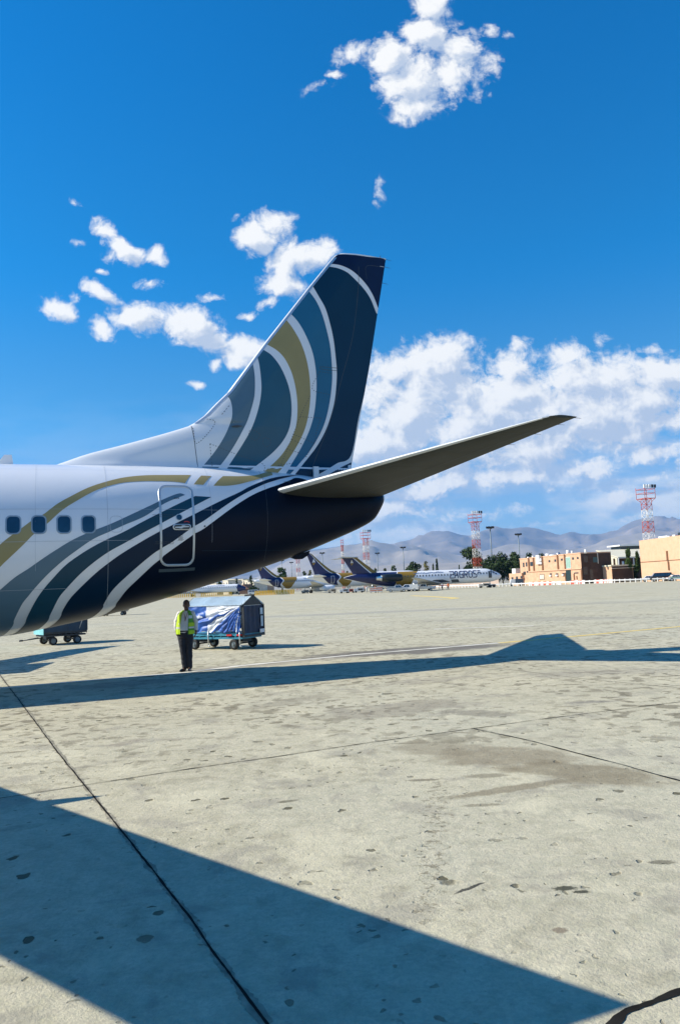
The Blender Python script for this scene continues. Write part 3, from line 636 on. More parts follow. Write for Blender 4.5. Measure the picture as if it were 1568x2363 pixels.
c1 = [(320, 1040), (335, 1050), (360, 1090), (370, 1150), (365, 1220), (340, 1290), (300, 1370), (240, 1460), (160, 1555), (130, 1590)]
c2 = [(510, 815), (515, 822), (525, 900), (527, 980), (520, 1070), (500, 1150), (470, 1240), (430, 1320), (380, 1410), (320, 1500), (258, 1575), (240, 1600)]
c3 = [(545, 775), (548, 784), (560, 850), (568, 950), (568, 1030), (555, 1120), (530, 1210), (495, 1300), (450, 1380), (400, 1460), (318, 1582), (300, 1610)]
c4 = [(575, 725), (583, 735), (640, 780), (690, 850), (730, 930), (760, 1020), (775, 1110), (775, 1200), (760, 1290), (720, 1370), (660, 1440), (590, 1500), (480, 1582), (440, 1612)]
c5 = [(595, 690), (610, 700), (680, 750), (730, 810), (770, 890), (795, 970), (812, 1060), (818, 1150), (812, 1250), (790, 1330), (750, 1410), (690, 1490), (580, 1590), (550, 1620)]
c6 = [(735, 515), (745, 530), (790, 600), (840, 700), (875, 800), (895, 890), (905, 980), (907, 1080), (895, 1190), (870, 1290), (830, 1380), (780, 1465), (730, 1535), (680, 1592), (660, 1615)]
c7 = [(770, 480), (780, 492), (830, 560), (880, 660), (920, 760), (940, 850), (950, 950), (948, 1060), (935, 1180), (905, 1290), (860, 1390), (810, 1480), (740, 1590), (720, 1620)]
c8 = [(893, 320), (900, 330), (950, 410), (990, 510), (1020, 610), (1045, 720), (1058, 850), (1060, 950), (1050, 1060), (1030, 1170), (1000, 1270), (950, 1370), (890, 1460), (820, 1540), (770, 1595), (745, 1620)]
c9 = [(922, 290), (930, 300), (970, 380), (1010, 460), (1045, 570), (1070, 680), (1085, 800), (1093, 900), (1088, 1010), (1075, 1110), (1045, 1220), (1010, 1310), (960, 1400), (900, 1480), (800, 1600), (780, 1622)]
c10 = [(1020, 162), (1035, 165), (1100, 180), (1160, 210), (1220, 260), (1280, 320), (1330, 390), (1370, 482), (1382, 500)]
c11 = [(1035, 143), (1045, 145), (1120, 160), (1190, 195), (1250, 240), (1310, 305), (1350, 370), (1380, 440), (1392, 460)]
tey = [(1405-(1405-1196)*t, 300+1170*t) for t in [i/8 for i in range(9)]]
fbandv(c1, c2, 2); fbandv(c3, c4, 3); fbandv(c5, c6, 1); fbandv(c7, c8, 4)
fbandv(c9, [c10[0]]+c10[1:]+[(1375, 600), (1330, 870), (1250, 1200), (1196, 1466), (1100, 1519), (1020, 1568), (930, 1618)], 5, n=140, m=34)
fbandv(c11, [(1065, 108), (1095, 82), (1180, 86), (1300, 100), (1432, 115), (1425, 200), (1415, 300), (1395, 400)], 6, m=22)
fbandv([(1200, 1512), (1120, 1550), (1030, 1603), (1000, 1625)], [(1190, 1570), (1150, 1590), (1080, 1612), (1040, 1630)], 5, m=6, n=30)
def fline(L, w=.01, off=.006, dash=0, mi=7):
    P = crom(P5(L), 4); tot = sum(math.dist(P[i], P[i+1]) for i in range(len(P)-1)); n = max(6, int(tot/.035)); Q = resample(P, n)
    for i in range(n-1):
        if dash and i % 2: continue
        a, c = Q[i], Q[i+1]; dx, dz = c[0]-a[0], c[1]-a[1]; L_ = math.hypot(dx, dz) or 1; nx, nz = -dz/L_*w/2, dx/L_*w/2
        for sd in (-1, 1):
            bm = bR if is_rud(*a) else bV; F = finpt(sd, off)
            bm.faces.new([bm.verts.new(F(*q)) for q in ((a[0]-nx, a[1]-nz), (c[0]-nx, c[1]-nz), (c[0]+nx, c[1]+nz), (a[0]+nx, a[1]+nz))]).material_index = mi
fline([(95, 1262), (112, 1400), (130, 1555)], .014)
fline([(1243, 170), (1240, 330), (1205, 640), (1130, 930), (1040, 1250), (905, 1600)], .012)
fline([(1300, 250), (1298, 165), (1400, 165)], .01); fline([(1395, 162), (1424, 166)], .012, mi=0)
fline([(1100, 868), (985, 862), (975, 872), (1000, 880), (1095, 886)], .012)
for L_ in ([(105, 1280), (125, 1395), (255, 1250), (190, 1215)], [(215, 1395), (230, 1560)], [(215, 1395), (400, 1465), (580, 1530), (582, 1590)], [(835, 1205), (985, 1212)], [(835, 1205), (815, 1260), (780, 1350), (750, 1430), (700, 1545)], [(905, 1060), (835, 1205)], [(970, 895), (1055, 905)], [(970, 895), (920, 1015), (1040, 1050)], [(985, 1210), (955, 1290), (940, 1370), (880, 1480)], [(790, 1325), (940, 1385)], [(780, 1360), (860, 1395)], [(745, 1425), (830, 1450)], [(685, 1540), (800, 1520)], [(480, 1330), (495, 1298), (560, 1330), (530, 1370), (485, 1345)], [(580, 1360), (600, 1350), (635, 1370), (620, 1410), (585, 1400), (580, 1360)], [(300, 1190), (350, 1130)]):
    fline(L_, .014, dash=1)
fin = link('fin', bV, fin_m, jet); link('rudder', bR, fin_m, jet)
b = bmesh.new()                                     # bare metal leading edge
for z0, z1 in [(6.35+i*.1, 6.35+(i+1)*.1) for i in range(50)]:
    if z1 > 11.3: break
    for sd in (-1, 1):
        b.faces.new([b.verts.new((fle(z)+d-.004, sd*(half(fle(z)+d, z)+.005) if d else 0, z)) for z, d in ((z0, 0), (z0, .04), (z1, .04), (z1, 0))])
        b.faces.new([b.verts.new((fle(z)+d-.004, sd*(half(fle(z)+d, z)+.005), z)) for z, d in ((z0, .04), (z0, .11), (z1, .11), (z1, .04))])
fixn(b); link('leading_edge', b, M_METAL, fin)
for x, y in ((1432, 128), (1428, 180), (1412, 290)):
    s, z = CR.plane(*R5(x, y)); b = bmesh.new(); tube(b, (s-.12, 0, z+.02), (s+.13, 0, z-.01), .007, .004, 6); link('static_wick', b, M_BLACK, fin)
s, z = CR.plane(*R5(1385, 108)); b = bmesh.new(); tube(b, (s, 0, z-.03), (s+.02, 0, z+.05), .012, .006, 6); link('fin_antenna', b, M_BLACK, fin)
s, z = CR.plane(*R5(395, 1282))
for sd in (-1, 1):
    b = bmesh.new(); prism(b, [(s-.15, z), (s, z+.03), (s+.13, z+.01), (s, z-.03)], 'y', sd*(half(s, z)), sd*(half(s, z)+.04))
    fixn(b); link('tail_light', b, M_SEAM, fin)
# ---- tailplane
for sd in (-1, 1):
    st_ = []
    tipLE = CR.plane(1240, 967, -6.15); tipTE = CR.plane(1333, 966.5, -6.33); rt = CR.plane(643, 1131, -.85)
    kl = (tipLE[0]-rt[0])/(6.15-.85); kz = (tipLE[1]-rt[1])/(6.15-.85)
    teR = -.12; kt = (tipTE[0]-.05-teR)/(6.33-.5)
    if sd > 0: kl -= .03; kt += .04
    for i in range(25):
        y = .3+(6.15-.3)*i/24; st_.append((sd*y, rt[0]+kl*(y-.85), teR+kt*(y-.5), rt[1]+kz*(y-.85)))
    for (y, fr) in ((6.2, .03), (6.3, .08), (6.36, .2)):
        le, te = rt[0]+kl*(y-.85), teR+kt*(y-.5); st_.append((sd*y, le+(te-le)*fr*.9, te, rt[1]+kz*(y-.85)))
    b = bmesh.new(); wing(b, st_, 30, tc=.095)
    be = bmesh.new()                                # elevator: the rear quarter of the chord
    for f in b.faces:
        c = f.calc_center_median(); y = abs(c.y)
        le, te = rt[0]+kl*(y-.85), teR+kt*(y-.5)
        f.material_index = 1 if (c.x-le)/(te-le) < .055 else 0
    geom = [f for f in b.faces if len(f.verts) == 4 and (f.calc_center_median().x-(rt[0]+kl*(abs(f.calc_center_median().y)-.85)))/((teR+kt*(abs(f.calc_center_median().y)-.5))-(rt[0]+kl*(abs(f.calc_center_median().y)-.85))) > .70 and .9 < abs(f.calc_center_median().y) < 6.0]
    mp = {}
    for f in geom:
        vs = []
        for vv in f.verts:
            if vv not in mp: mp[vv] = be.verts.new(vv.co)
            vs.append(mp[vv])
        be.faces.new(vs).smooth = True
    bmesh.ops.delete(b, geom=geom, context='FACES')
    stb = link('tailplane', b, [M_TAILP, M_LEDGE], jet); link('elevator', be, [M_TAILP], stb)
    for y in (6.3, 5.9, 5.3, 4.6):
        b = bmesh.new(); te = teR+kt*(y-.5); z = rt[1]+kz*(y-.85); tube(b, (te-.05, sd*y, z), (te+.16, sd*y, z-.005), .006, .003, 5)
        link('static_wick', b, M_BLACK, stb)
    # seam of the elevator and panel lines under the tailplane
    b = bmesh.new(); N = 40
    for fr, w in ((.70, .018), (.12, .008), (.4, .006)):
        for i in range(N):
            q = []
            for k2, dw in ((i, 0), (i+1, 0), (i+1, w), (i, w)):
                y = 1.0+5.0*k2/N; le, te = rt[0]+kl*(y-.85), teR+kt*(y-.5); x = fr+dw/(te-le); c = te-le
                yt = 5*.095*(.2969*math.sqrt(x)-.126*x-.3516*x*x+.2843*x**3-.1036*x**4)*.85*c
                q.append(b.verts.new((le+c*x, sd*y, rt[1]+kz*(y-.85)-yt-.006)))
            b.faces.new(q)
    for y in (1.9, 3.1, 4.3, 5.4):
        q = []
        for fr in [k2/14 for k2 in range(1, 14)]:
            le, te = rt[0]+kl*(y-.85), teR+kt*(y-.5); c = te-le; yt = 5*.095*(.2969*math.sqrt(fr)-.126*fr-.3516*fr*fr+.2843*fr**3-.1036*fr**4)*.85*c
            q.append((le+c*fr, rt[1]+kz*(y-.85)-yt-.006))
        for a_, c_ in zip(q[:-1], q[1:]): b.faces.new([b.verts.new(p) for p in ((a_[0], sd*y, a_[1]), (c_[0], sd*y, c_[1]), (c_[0], sd*(y+.008), c_[1]), (a_[0], sd*(y+.008), a_[1]))])
    link('panel_seam', b, M_SEAM, stb)
    # plate around the tailplane root
    b = bmesh.new(); pr = [(-3.05, 4.78), (-2.2, 4.98), (-1.0, 5.02), (-.55, 4.86), (-1.6, 4.80)]
    N = len(pr); A = [b.verts.new((s, sd*(lerp_knots(HW, s)*math.sin(CR.phi(s, z))+.012), z)) for s, z in pr]; B_ = [b.verts.new((s, 0, z)) for s, z in pr]
    b.faces.new(A)
    for i in range(N): b.faces.new((A[i], A[(i+1) % N], B_[(i+1) % N], B_[i]))
    fixn(b); link('tailplane_root_plate', b, M_FRAME, jet)
for sd in (-1, 1):
    b = bmesh.new(); box(b, -2.1, -1.96, sd*.3-.04, sd*.3+.04, 4.9, 5.24); link('hinge_fitting', b, M_WHITE, jet)
b = bmesh.new(); prism(b, [(-2.75, 2.86), (-2.2, 3.02), (-2.25, 2.90), (-2.42, 2.80), (-2.6, 2.80)], 'y', -.06, .06); fixn(b); link('tail_skid', b, M_NAVY, jet)
# ---- wings, flaps, engines and gear: left of the picture, they cast the shadows in it
for sd in (-1, 1):
    st_ = []
    for y in (1.0, 1.9, 3.4, 4.9, 6.5, 8.2, 8.84, 10, 11.3, 12.5, 13.6, 14.4, 14.75, 14.95):
        le = -12.75+.49*(y-13.13) if y > 4.9 else -16.78+(y-4.9)*.62
        te = -12.47+(y-8.84)*.388 if y > 4.9 else -14.0+(y-4.9)*.05
        if y > 14.6: le += (y-14.6)*1.6
        st_.append((sd*y, le, te, 1.75+.105*y))
    b = bmesh.new(); wing(b, st_, 12, tc=.11); wg = link('wing', b, M_GREYP, jet)
    b = bmesh.new()
    pts = [(-14.3, 5.0), (-13.0, 8.3), (-11.85, 8.3), (-12.15, 5.1)] if sd > 0 else [(-14.3, 5.0), (-13.6, 6.6), (-12.5, 6.6), (-12.6, 5.1)]
    A = [b.verts.new((s, sd*y, 1.80+.105*y)) for s, y in pts]; B_ = [b.verts.new((s, sd*y, 1.72+.105*y)) for s, y in pts]
    b.faces.new(A); b.faces.new(B_[::-1])
    for i in range(4): b.faces.new((A[i], A[(i+1) % 4], B_[(i+1) % 4], B_[i]))
    fixn(b); link('flap', b, M_GREYP, wg)
    for y, e in ((9.85, -11.42), (6.6, -12.2)):
        b = bmesh.new(); rr = []
        for i in range(13):
            t_ = i/12; s = e-3.0+3.0*t_; r_ = .25*math.sqrt(max(.0004, math.sin(PI*t_**.8)))
            rr.append([Vector((s, sd*(y+.6*r_*math.cos(a)), 1.64+.105*y+r_*math.sin(a))) for a in [2*PI*k/12 for k in range(12)]])
        loft(b, rr); fixn(b); link('flap_track_fairing', b, M_GREYP, wg)
    b = bmesh.new(); rr = []
    for x, r_ in ((-20.2, .78), (-20.3, .9), (-19.6, 1.02), (-18.2, 1.02), (-16.6, .8), (-15.6, .5), (-15.2, .45)):
        rr.append([Vector((x, sd*4.83+r_*math.cos(a), 1.42+r_*.97*math.sin(a))) for a in [2*PI*k/28 for k in range(28)]])
    loft(b, rr); fixn(b); link('engine', b, M_WHITE, jet)
    g_ = link('main_gear', (lambda b: (tube(b, (-14.2, sd*2.6, .6), (-14.3, sd*2.5, 2.0), .1), b)[1])(bmesh.new()), M_METAL, jet)
    for dy in (-.35, .35):
        b = bmesh.new(); tube(b, (-14.2, sd*2.6+dy-.15, .51), (-14.2, sd*2.6+dy+.15, .51), .51, n=28); link('wheel', b, M_RUB, g_)
g_ = link('nose_gear', (lambda b: (tube(b, (-28.4, 0, .4), (-28.3, 0, 1.4), .07), b)[1])(bmesh.new()), M_METAL, jet)
for dy in (-.2, .2):
    b = bmesh.new(); tube(b, (-28.4, dy-.09, .34), (-28.4, dy+.09, .34), .34, n=24); link('wheel', b, M_RUB, g_)

# ------------------------------------------------------------------ picture readings used further down
def C8(x, y): return 556.7+x/4.8654, 1277.4+y/4.8654
def C5(x, y): return 849.6+x/4.8656, 1289.1+y/4.8656
def C1(x, y): return 556.7+x/2.5485, 1230.5+y/2.5485
def C2(x, y): return 1171.9+x/6.69, 1242.2+y/6.69
def C3(x, y): return 1347.7+x/7.117, 1218.8+y/7.117
def CR2(x, y): return 1025.4+x/2.8898, 1101.6+y/2.8898
def CL(x, y): return 375+x/7.433, 1330.1+y/7.433

# ------------------------------------------------------------------ mountains
def mountain(name, crest, D, depth, m, seed, rough=.25, n=340):
    x0, x1 = crest[0][0], crest[-1][0]; bm = bmesh.new(); rows = []; K = 34
    for j in range(K+1):
        t = j/K; row = []
        for i in range(n+1):
            px = x0+(x1-x0)*i/n; py = lerp_knots(crest, px)
            top = at(px, py, D); h = top.z
            Y = D-depth*(1-t); X = top.x*(Y/D)
            q = Vector((X/900, Y/900, seed)); r = 0; amp = 1; fr = .45
            for _ in range(6): r += amp*(1-abs(noise.noise(q*fr))*2.4); amp *= .58; fr *= 2.1
            r = (r-1.0)*.5
            env = t**1.25; z = h*env*(1+rough*r*(1-t)**.35*2.0)+h*rough*.12*r*(t > .98)
            row.append(bm.verts.new((X+noise.noise(q*2.3)*60, Y, z-12)))
        rows.append(row)
    back = [bm.verts.new((v_.co.x*1.1, D*1.12, -50)) for v_ in rows[-1]]; rows.append(back)
    for j in range(len(rows)-1):
        for i in range(n): bm.faces.new((rows[j][i], rows[j][i+1], rows[j+1][i+1], rows[j+1][i])).smooth = True
    return tag(link(name, bm, m), kind='structure')
M_MTN = mat('bare mountain rock', (.16, .15, .14), .95, scale=.0016, c2=(.36, .29, .22))
M_MTN2 = mat('dry tan foothill', (.27, .235, .19), .95, scale=.002, c2=(.37, .32, .26))
far = [(-900, 1395), (-300, 1370), (300, 1330), (500, 1306), (638, 1283), (690, 1272), (743, 1264), (795, 1258), (858, 1251), (900, 1255), (940, 1251), (965, 1240), (985, 1233.5), (1010, 1228), (1036, 1229.5), (1060, 1233), (1083, 1236), (1100, 1232), (1120, 1227), (1150, 1221), (1178, 1220), (1205, 1215), (1233, 1216.5), (1260, 1224), (1292, 1233), (1305, 1229), (1320, 1225.5), (1337, 1230), (1357, 1231.5), (1389, 1232.5), (1423, 1226), (1444, 1215.5), (1470, 1208), (1486, 1203.5), (1517, 1198.5), (1568, 1202), (1650, 1190), (1800, 1210), (2100, 1200), (2600, 1260)]
mountain('mountain_range', far, 16000, 5500, M_MTN, 3.1, .42)
mid = [(-600, 1392), (200, 1362), (520, 1345)]+[C1(*p) for p in ((130, 240), (240, 185), (320, 150), (370, 126), (420, 104), (470, 92), (530, 84), (590, 76), (680, 73), (730, 64), (770, 57), (810, 62), (850, 66), (900, 72), (940, 58), (1000, 64), (1100, 88), (1200, 108), (1280, 120))]+[CR2(*p) for p in ((300, 470), (420, 440), (560, 450), (700, 480), (860, 470), (980, 440), (1080, 400), (1180, 380), (1290, 360), (1400, 345), (1500, 355), (1568, 345))]+[(1750, 1225), (2300, 1265)]
mountain('mountain_range', mid, 11500, 3800, M_MTN2, 7.7, .42)
low = [(-600, 1398), (560, 1352)]+[C1(*p) for p in ((200, 250), (400, 215), (600, 200), (800, 190), (1000, 175), (1280, 165))]+[CR2(*p) for p in ((300, 505), (500, 510), (700, 512), (950, 500), (1060, 470), (1200, 432), (1320, 440), (1568, 430))]+[(1750, 1262), (2300, 1290)]
mountain('foothills', low, 7500, 2500, M_MTN2, 12.3, .4)

# ------------------------------------------------------------------ airliners parked far off
def ell(bm, c, rx, ry, rz, n=12, m_=8, mi=0):
    rings = []
    for i in range(1, m_):
        a = PI*i/m_; rings.append([Vector((c[0]+rx*math.sin(a)*math.cos(2*PI*k/n), c[1]+ry*math.sin(a)*math.sin(2*PI*k/n), c[2]+rz*math.cos(a))) for k in range(n)])
    V = loft(bm, rings, mi, cap=False); t = bm.verts.new((c[0], c[1], c[2]+rz)); b_ = bm.verts.new((c[0], c[1], c[2]-rz))
    for k in range(n):
        f = bm.faces.new((t, V[0][k], V[0][(k+1) % n])); f.material_index = mi; f.smooth = True
        f = bm.faces.new((b_, V[-1][(k+1) % n], V[-1][k])); f.material_index = mi; f.smooth = True
M_DNAVY = mat('deep blue tail paint', (.008, .014, .075), .35, var=.1)
M_FGOLD = mat('bronze gold paint', (.26, .155, .015), .4, var=.12)
M_DENG = mat('dark engine cowling', (.008, .014, .016), .4, var=.4)
M_FWHITE = mat('far white paint', (.74, .76, .78), .35, var=.04)
M_CRIM = mat('crimson paint', (.30, .008, .02), .4)
M_FNAVY = mat('navy nose paint', (.012, .02, .10), .35)
FM = [M_FWHITE, M_DNAVY, M_FGOLD, M_CRIM, M_FNAVY, M_SEAM, M_GLASS, M_GREYP]
def polyfill(bm, C, pts, off, mi, n=8):            # small flat patch wrapped on the body: fan over a dense outline
    P = resample(pts+[pts[0]], max(12, n*len(pts)))[:-1]; cs = sum(p[0] for p in P)/len(P); cz = sum(p[1] for p in P)/len(P)
    o = bm.verts.new(C.pt(cs, C.phi(cs, cz), off, 1)); V = [bm.verts.new(C.pt(s, C.phi(s, z), off, 1)) for s, z in P]
    for i in range(len(V)): f = bm.faces.new((o, V[i], V[(i+1) % len(V)])); f.material_index = mi
def fbandf(bm, C, A, B, mi, off=.02, n=16, m=14):
    A = [(s, C.phi(s, z)) for s, z in A]; B = [(s, C.phi(s, z)) for s, z in B]
    for sd in (-1, 1): bands([bm], A, B, lambda s, ph: C.pt(s, ph, off, sd), mi, n, m)
def ribbon(bm, C, L, w, off, mi):
    for (a, b_) in zip(L[:-1], L[1:]):
        dx, dz = b_[0]-a[0], b_[1]-a[1]; l_ = math.hypot(dx, dz) or 1; nx, nz = -dz/l_*w/2, dx/l_*w/2; ex, ez = dx/l_*w*.35, dz/l_*w*.35
        a2, b2 = (a[0]-ex, a[1]-ez), (b_[0]+ex, b_[1]+ez); k = max(1, int(math.dist(a2, b2)/.16)); pr = None
        for i in range(k+1):
            m_ = tuple(p+(q-p)*i/k for p, q in zip(a2, b2)); cu = [bm.verts.new(C.pt(s, C.phi(s, z), off, 1)) for s, z in ((m_[0]-nx, m_[1]-nz), (m_[0]+nx, m_[1]+nz))]
            if pr: bm.faces.new((pr[0], cu[0], cu[1], pr[1])).material_index = mi
            pr = cu
def far_jet(label, nose_px, D, deg, kind, livery):
    th = R(180+deg); a = Vector((math.cos(th), math.sin(th), 0)); md = kind == 'rear'
    L = 41.3 if md else 37.6; P = col(nose_px, D) if md else None
    if md: O = P+a*L
    else: O = col(nose_px, D)                      # here the column of the tail end
    if md:
        zt = [(-41.3, 3.0), (-41.1, 3.35), (-40.4, 3.75), (-39.4, 4.15), (-38.4, 4.62), (-37, 4.93), (-35.5, 4.98), (-8, 4.98), (-4, 4.85), (-1.5, 4.5), (0, 4.1)]
        zb = [(-41.3, 2.7), (-41.1, 2.35), (-40.4, 2.0), (-39, 1.65), (-37, 1.42), (-35, 1.38), (-12, 1.38), (-8, 1.9), (-4, 2.8), (-1.5, 3.4), (0, 3.8)]
        hw = [(-41.3, .12), (-41.1, .4), (-40.4, .8), (-39, 1.25), (-37, 1.6), (-35, 1.67), (-10, 1.67), (-6, 1.3), (-3, .8), (-1, .4), (0, .1)]
    else:
        zt = [(-37.6, 3.3), (-37.3, 3.9), (-36.4, 4.5), (-35, 5.2), (-33.5, 5.75), (-32, 5.87), (-8, 5.87), (-4, 5.75), (-1.5, 5.45), (0, 5.15)]
        zb = [(-37.6, 3.0), (-37.3, 2.6), (-36.4, 2.15), (-34, 1.82), (-31, 1.73), (-13, 1.73), (-9, 2.3), (-5, 3.3), (-2, 4.1), (0, 4.6)]
        hw = [(-37.6, .12), (-37.3, .6), (-36.4, 1.1), (-34, 1.7), (-31, 1.98), (-12, 1.98), (-8, 1.6), (-4, 1.0), (-1.5, .5), (0, .2)]
    C = Craft(O, th, 1, zt, zb, hw); j = thing('airliner', label, 'airliner', C.O, th)
    b = skin(C, -L, 0, .5, 40)
    if livery == 'gold':
        s1 = -13.8 if md else -10.4; s2 = -17.6 if md else -14.6
        if md:
            fbandf(b, C, [(0, 4.05), (-4, 4.83), (s1+.2, 4.97)], [(0, 3.85), (-4, 2.85), (-8, 1.95), (s1+1.2, 1.39)], 1, n=30)
            fbandf(b, C, [(s1+.2, 4.97), (s1+1.0, 3.0), (s1+.6, 1.39)], [(s2-1.5, 4.97), (s2+.2, 3.0), (s2+1.2, 1.39)], 2, .025, n=16)
            for q in ([(s1+.15, 4.96), (s1+.6, 4.3), (s1+.1, 3.9)],): ribbon(b, C, q, .18, .03, 0)
        else:
            fbandf(b, C, [(-8.8, 5.86), (-9.6, 4.6), (-8.6, 3.4), (-9.4, 2.3)], [(-3.5, 5.7), (-4.3, 4.9), (-5.2, 4.0), (-6.6, 2.9)], 1, .02, n=16)
            fbandf(b, C, [(-9.0, 5.86), (-10.1, 4.7), (-9.0, 3.6), (-10.9, 2.0)], [(-14.8, 5.86), (-14.6, 5.0), (-13.2, 3.4), (-11.6, 1.85)], 2, .025, n=16)
            ribbon(b, C, [(-8.95, 5.8), (-9.9, 4.65), (-8.85, 3.55), (-10.6, 2.05)], .22, .04, 0)
            for w_, (x, z) in enumerate(((-7.9, 4.9), (-7.0, 4.9), (-7.0, 2.9), (-7.9, 2.9))): pass
            ribbon(b, C, [(-7.9, 5.0), (-7.0, 5.0), (-7.1, 3.0), (-7.9, 3.0), (-7.9, 5.0)], .09, .04, 0)
    else:
        fbandf(b, C, [(0, 4.0), (-6, 4.9), (-11.5, 4.98)], [(-1, 3.6), (-5, 2.9), (-9, 2.6)], 5, n=20)
        fbandf(b, C, [(-9.5, 4.2), (-14.6, 3.6), (-15.2, 2.9)], [(-7.5, 2.7), (-10.5, 2.0), (-14.6, 2.1)], 3, .03, n=16)
        fbandf(b, C, [(-37.6, 4.8), (-37.0, 3.4), (-37.5, 1.5)], [(-41.2, 3.2), (-41.25, 2.85), (-41.2, 2.5)], 4, .025, n=16)
        ribbon(b, C, [(-37.5, 4.7), (-36.9, 3.4), (-37.4, 1.6)], .3, .04, 0)
    fz = C; link('fuselage', b, FM, j, smooth=True)
    wz = 3.72 if md else 4.35; wm_ = None
    ws = [-17.9-.82*i for i in range(18)]+[-33.0-.82*i for i in range(6)] if md else [-10.8-.72*i for i in range(30)]
    if md: ws = [-15.2-.80*i for i in range(29)]
    for s in ws:
        if wm_ is None:
            b = bmesh.new(); 
            for q in range(1): b.faces.new([b.verts.new(Vector((s+x, 0, z))) for x, z in ((-.15, -.22), (.15, -.22), (.15, .22), (-.15, .22))])
            wm_ = link('cabin_window', b, M_GLASS, j); o = wm_; s00 = s
        else: o = wm_.copy(); COL.objects.link(o)
        p = C.pt(s, C.phi(s, wz), .05); o.location = (s-s00, p.y, p.z)
    # marks: carrier's name, small script, registration
    if md and livery == 'gold':
        b = bmesh.new(); u = .30; H_ = 1.62; z0 = 2.85; Wd = .98; x = -27.3+.25
        def g_(L): ribbon(b, C, [(x-px_*Wd, z0+pz*H_) for px_, pz in L], .19, .05, 0)
        for ch in 'ZAGROS':
            if ch == 'Z': g_([(-.05, 1), (1.0, 1), (1.0, .62), (.05, .38), (.0, 0), (1.05, 0)])
            if ch == 'A': g_([(0, 0), (.12, .9), (.3, 1), (.75, 1), (.85, 0)]); g_([(.1, .38), (.8, .38)])
            if ch == 'G': g_([(1.0, 1), (.3, 1), (.05, .8), (.05, .15), (.25, 0), (.95, 0), (.95, .45), (.5, .45)])
            if ch == 'R': g_([(.05, 0), (.05, 1), (.8, 1), (.95, .8), (.9, .55), (.7, .42), (.1, .42)]); g_([(.55, .42), (.95, 0)])
            if ch == 'O': g_([(.3, 1), (.75, 1), (.98, .8), (.98, .2), (.75, 0), (.3, 0), (.05, .2), (.05, .8), (.3, 1)])
            if ch == 'S': g_([(1.0, 1), (.2, 1), (.02, .85), (.12, .6), (.85, .42), (.98, .2), (.8, 0), (.0, 0)])
            x -= 1.22
        g_([(.1, .98), (.75, .98)]); g_([(.1, .72), (.75, .72)])
        link('airline_name', b, M_FNAVY, j)
    b = bmesh.new(); rnd = random.Random(5+len(label)); s = -17.6 if md else -17.0; zz = 4.42 if md else 5.15
    if livery != 'gold': s = -24.0
    e = s-(7.4 if md else 6.5)
    while s > e:
        l_ = .15+rnd.random()*.5; ribbon(b, C, [(s, zz+rnd.uniform(-.1, .1)), (s-l_*.5, zz+rnd.uniform(-.14, .18)), (s-l_, zz+rnd.uniform(-.1, .1))], .12, .05, 0); s -= l_*1.05
    link('script_lettering', b, mat('script blue', (.03, .10, .25), .5) if 'script blue' not in bpy.data.materials else bpy.data.materials['script blue'], j)
    # fin
    b = bmesh.new()
    if md: prof = [(4.2, -9.6, -2.6), (5.0, -8.6, -2.2), (6.0, -7.2, -1.6), (7.5, -5.3, -.7), (8.9, -3.6, .2), (9.1, -3.0, .4)]
    else: prof = [(5.2, -11.6, -2.4), (5.9, -9.6, -2.3), (6.4, -8.2, -2.2), (7.2, -7.0, -1.9), (9, -4.7, -1.2), (11.7, -1.75, -.15), (11.9, -1.3, 0)]
    rg = []
    for z, le, te in prof:
        c = te-le; xs = (0, .03, .1, .25, .45, .7, 1); t_ = .055*c*.8
        pr = [0, .35, .7, 1, .95, .55, .05]; rg.append([Vector((le+c*x, t_*p, z)) for x, p in zip(xs, pr)]+[Vector((le+c*x, -t_*p, z)) for x, p in zip(xs[::-1][:-1], pr[::-1][:-1])])
    loft(b, rg, 1 if livery == 'gold' else 5); fixn(b)
    if livery == 'gold':
        for f in b.faces:
            c = f.calc_center_median(); le = lin([(p[0], p[1]) for p in prof], c.z); te = lin([(p[0], p[2]) for p in prof], c.z)
            fr = (c.x-le)/(te-le)
            if fr < .24: f.material_index = 2
    fin_ = link('fin', b, FM, j)
    if livery == 'gold':
        # pale stripe behind the gold, and the kite-shaped emblem
        def fp(fr, z, off=.05):
            le = lin([(p[0], p[1]) for p in prof], z); te = lin([(p[0], p[2]) for p in prof], z); c = te-le
            return Vector((le+c*fr, .055*c*.8*1.0+off, z))
        b = bmesh.new(); zs_ = [prof[0][0]+.4+(prof[-1][0]-prof[0][0]-.5)*i/10 for i in range(11)]
        for z0, z1 in zip(zs_[:-1], zs_[1:]): b.faces.new([b.verts.new(p) for p in (fp(.25, z0), fp(.31, z0), fp(.31, z1), fp(.25, z1))])
        link('fin_stripe', b, M_FWHITE, fin_)
        zc = 7.7 if md else 9.3; k = .62 if md else .85; b = bmesh.new()
        le = lin([(p[0], p[1]) for p in prof], zc); te = lin([(p[0], p[2]) for p in prof], zc); xc = le+(te-le)*.66; yy_ = fp(.5, zc-k).y+.03
        for pts, mi in (([(0, 1.2), (.55, -.15), (.1, -.15)], 0), ([(0, 1.2), (-.6, -.1), (-.05, -.15)], 0), ([(-.75, -.25), (.75, -.25), (.2, -.55), (-.35, -.6)], 1), ([(-.3, -.6), (.3, -.55), (.45, -1.05), (-.15, -1.0)], 1)):
            b.faces.new([b.verts.new((xc+x*k, yy_, zc+z*k)) for x, z in pts]).material_index = mi
        link('sail_emblem', b, [M_FWHITE, M_FGOLD], fin_)
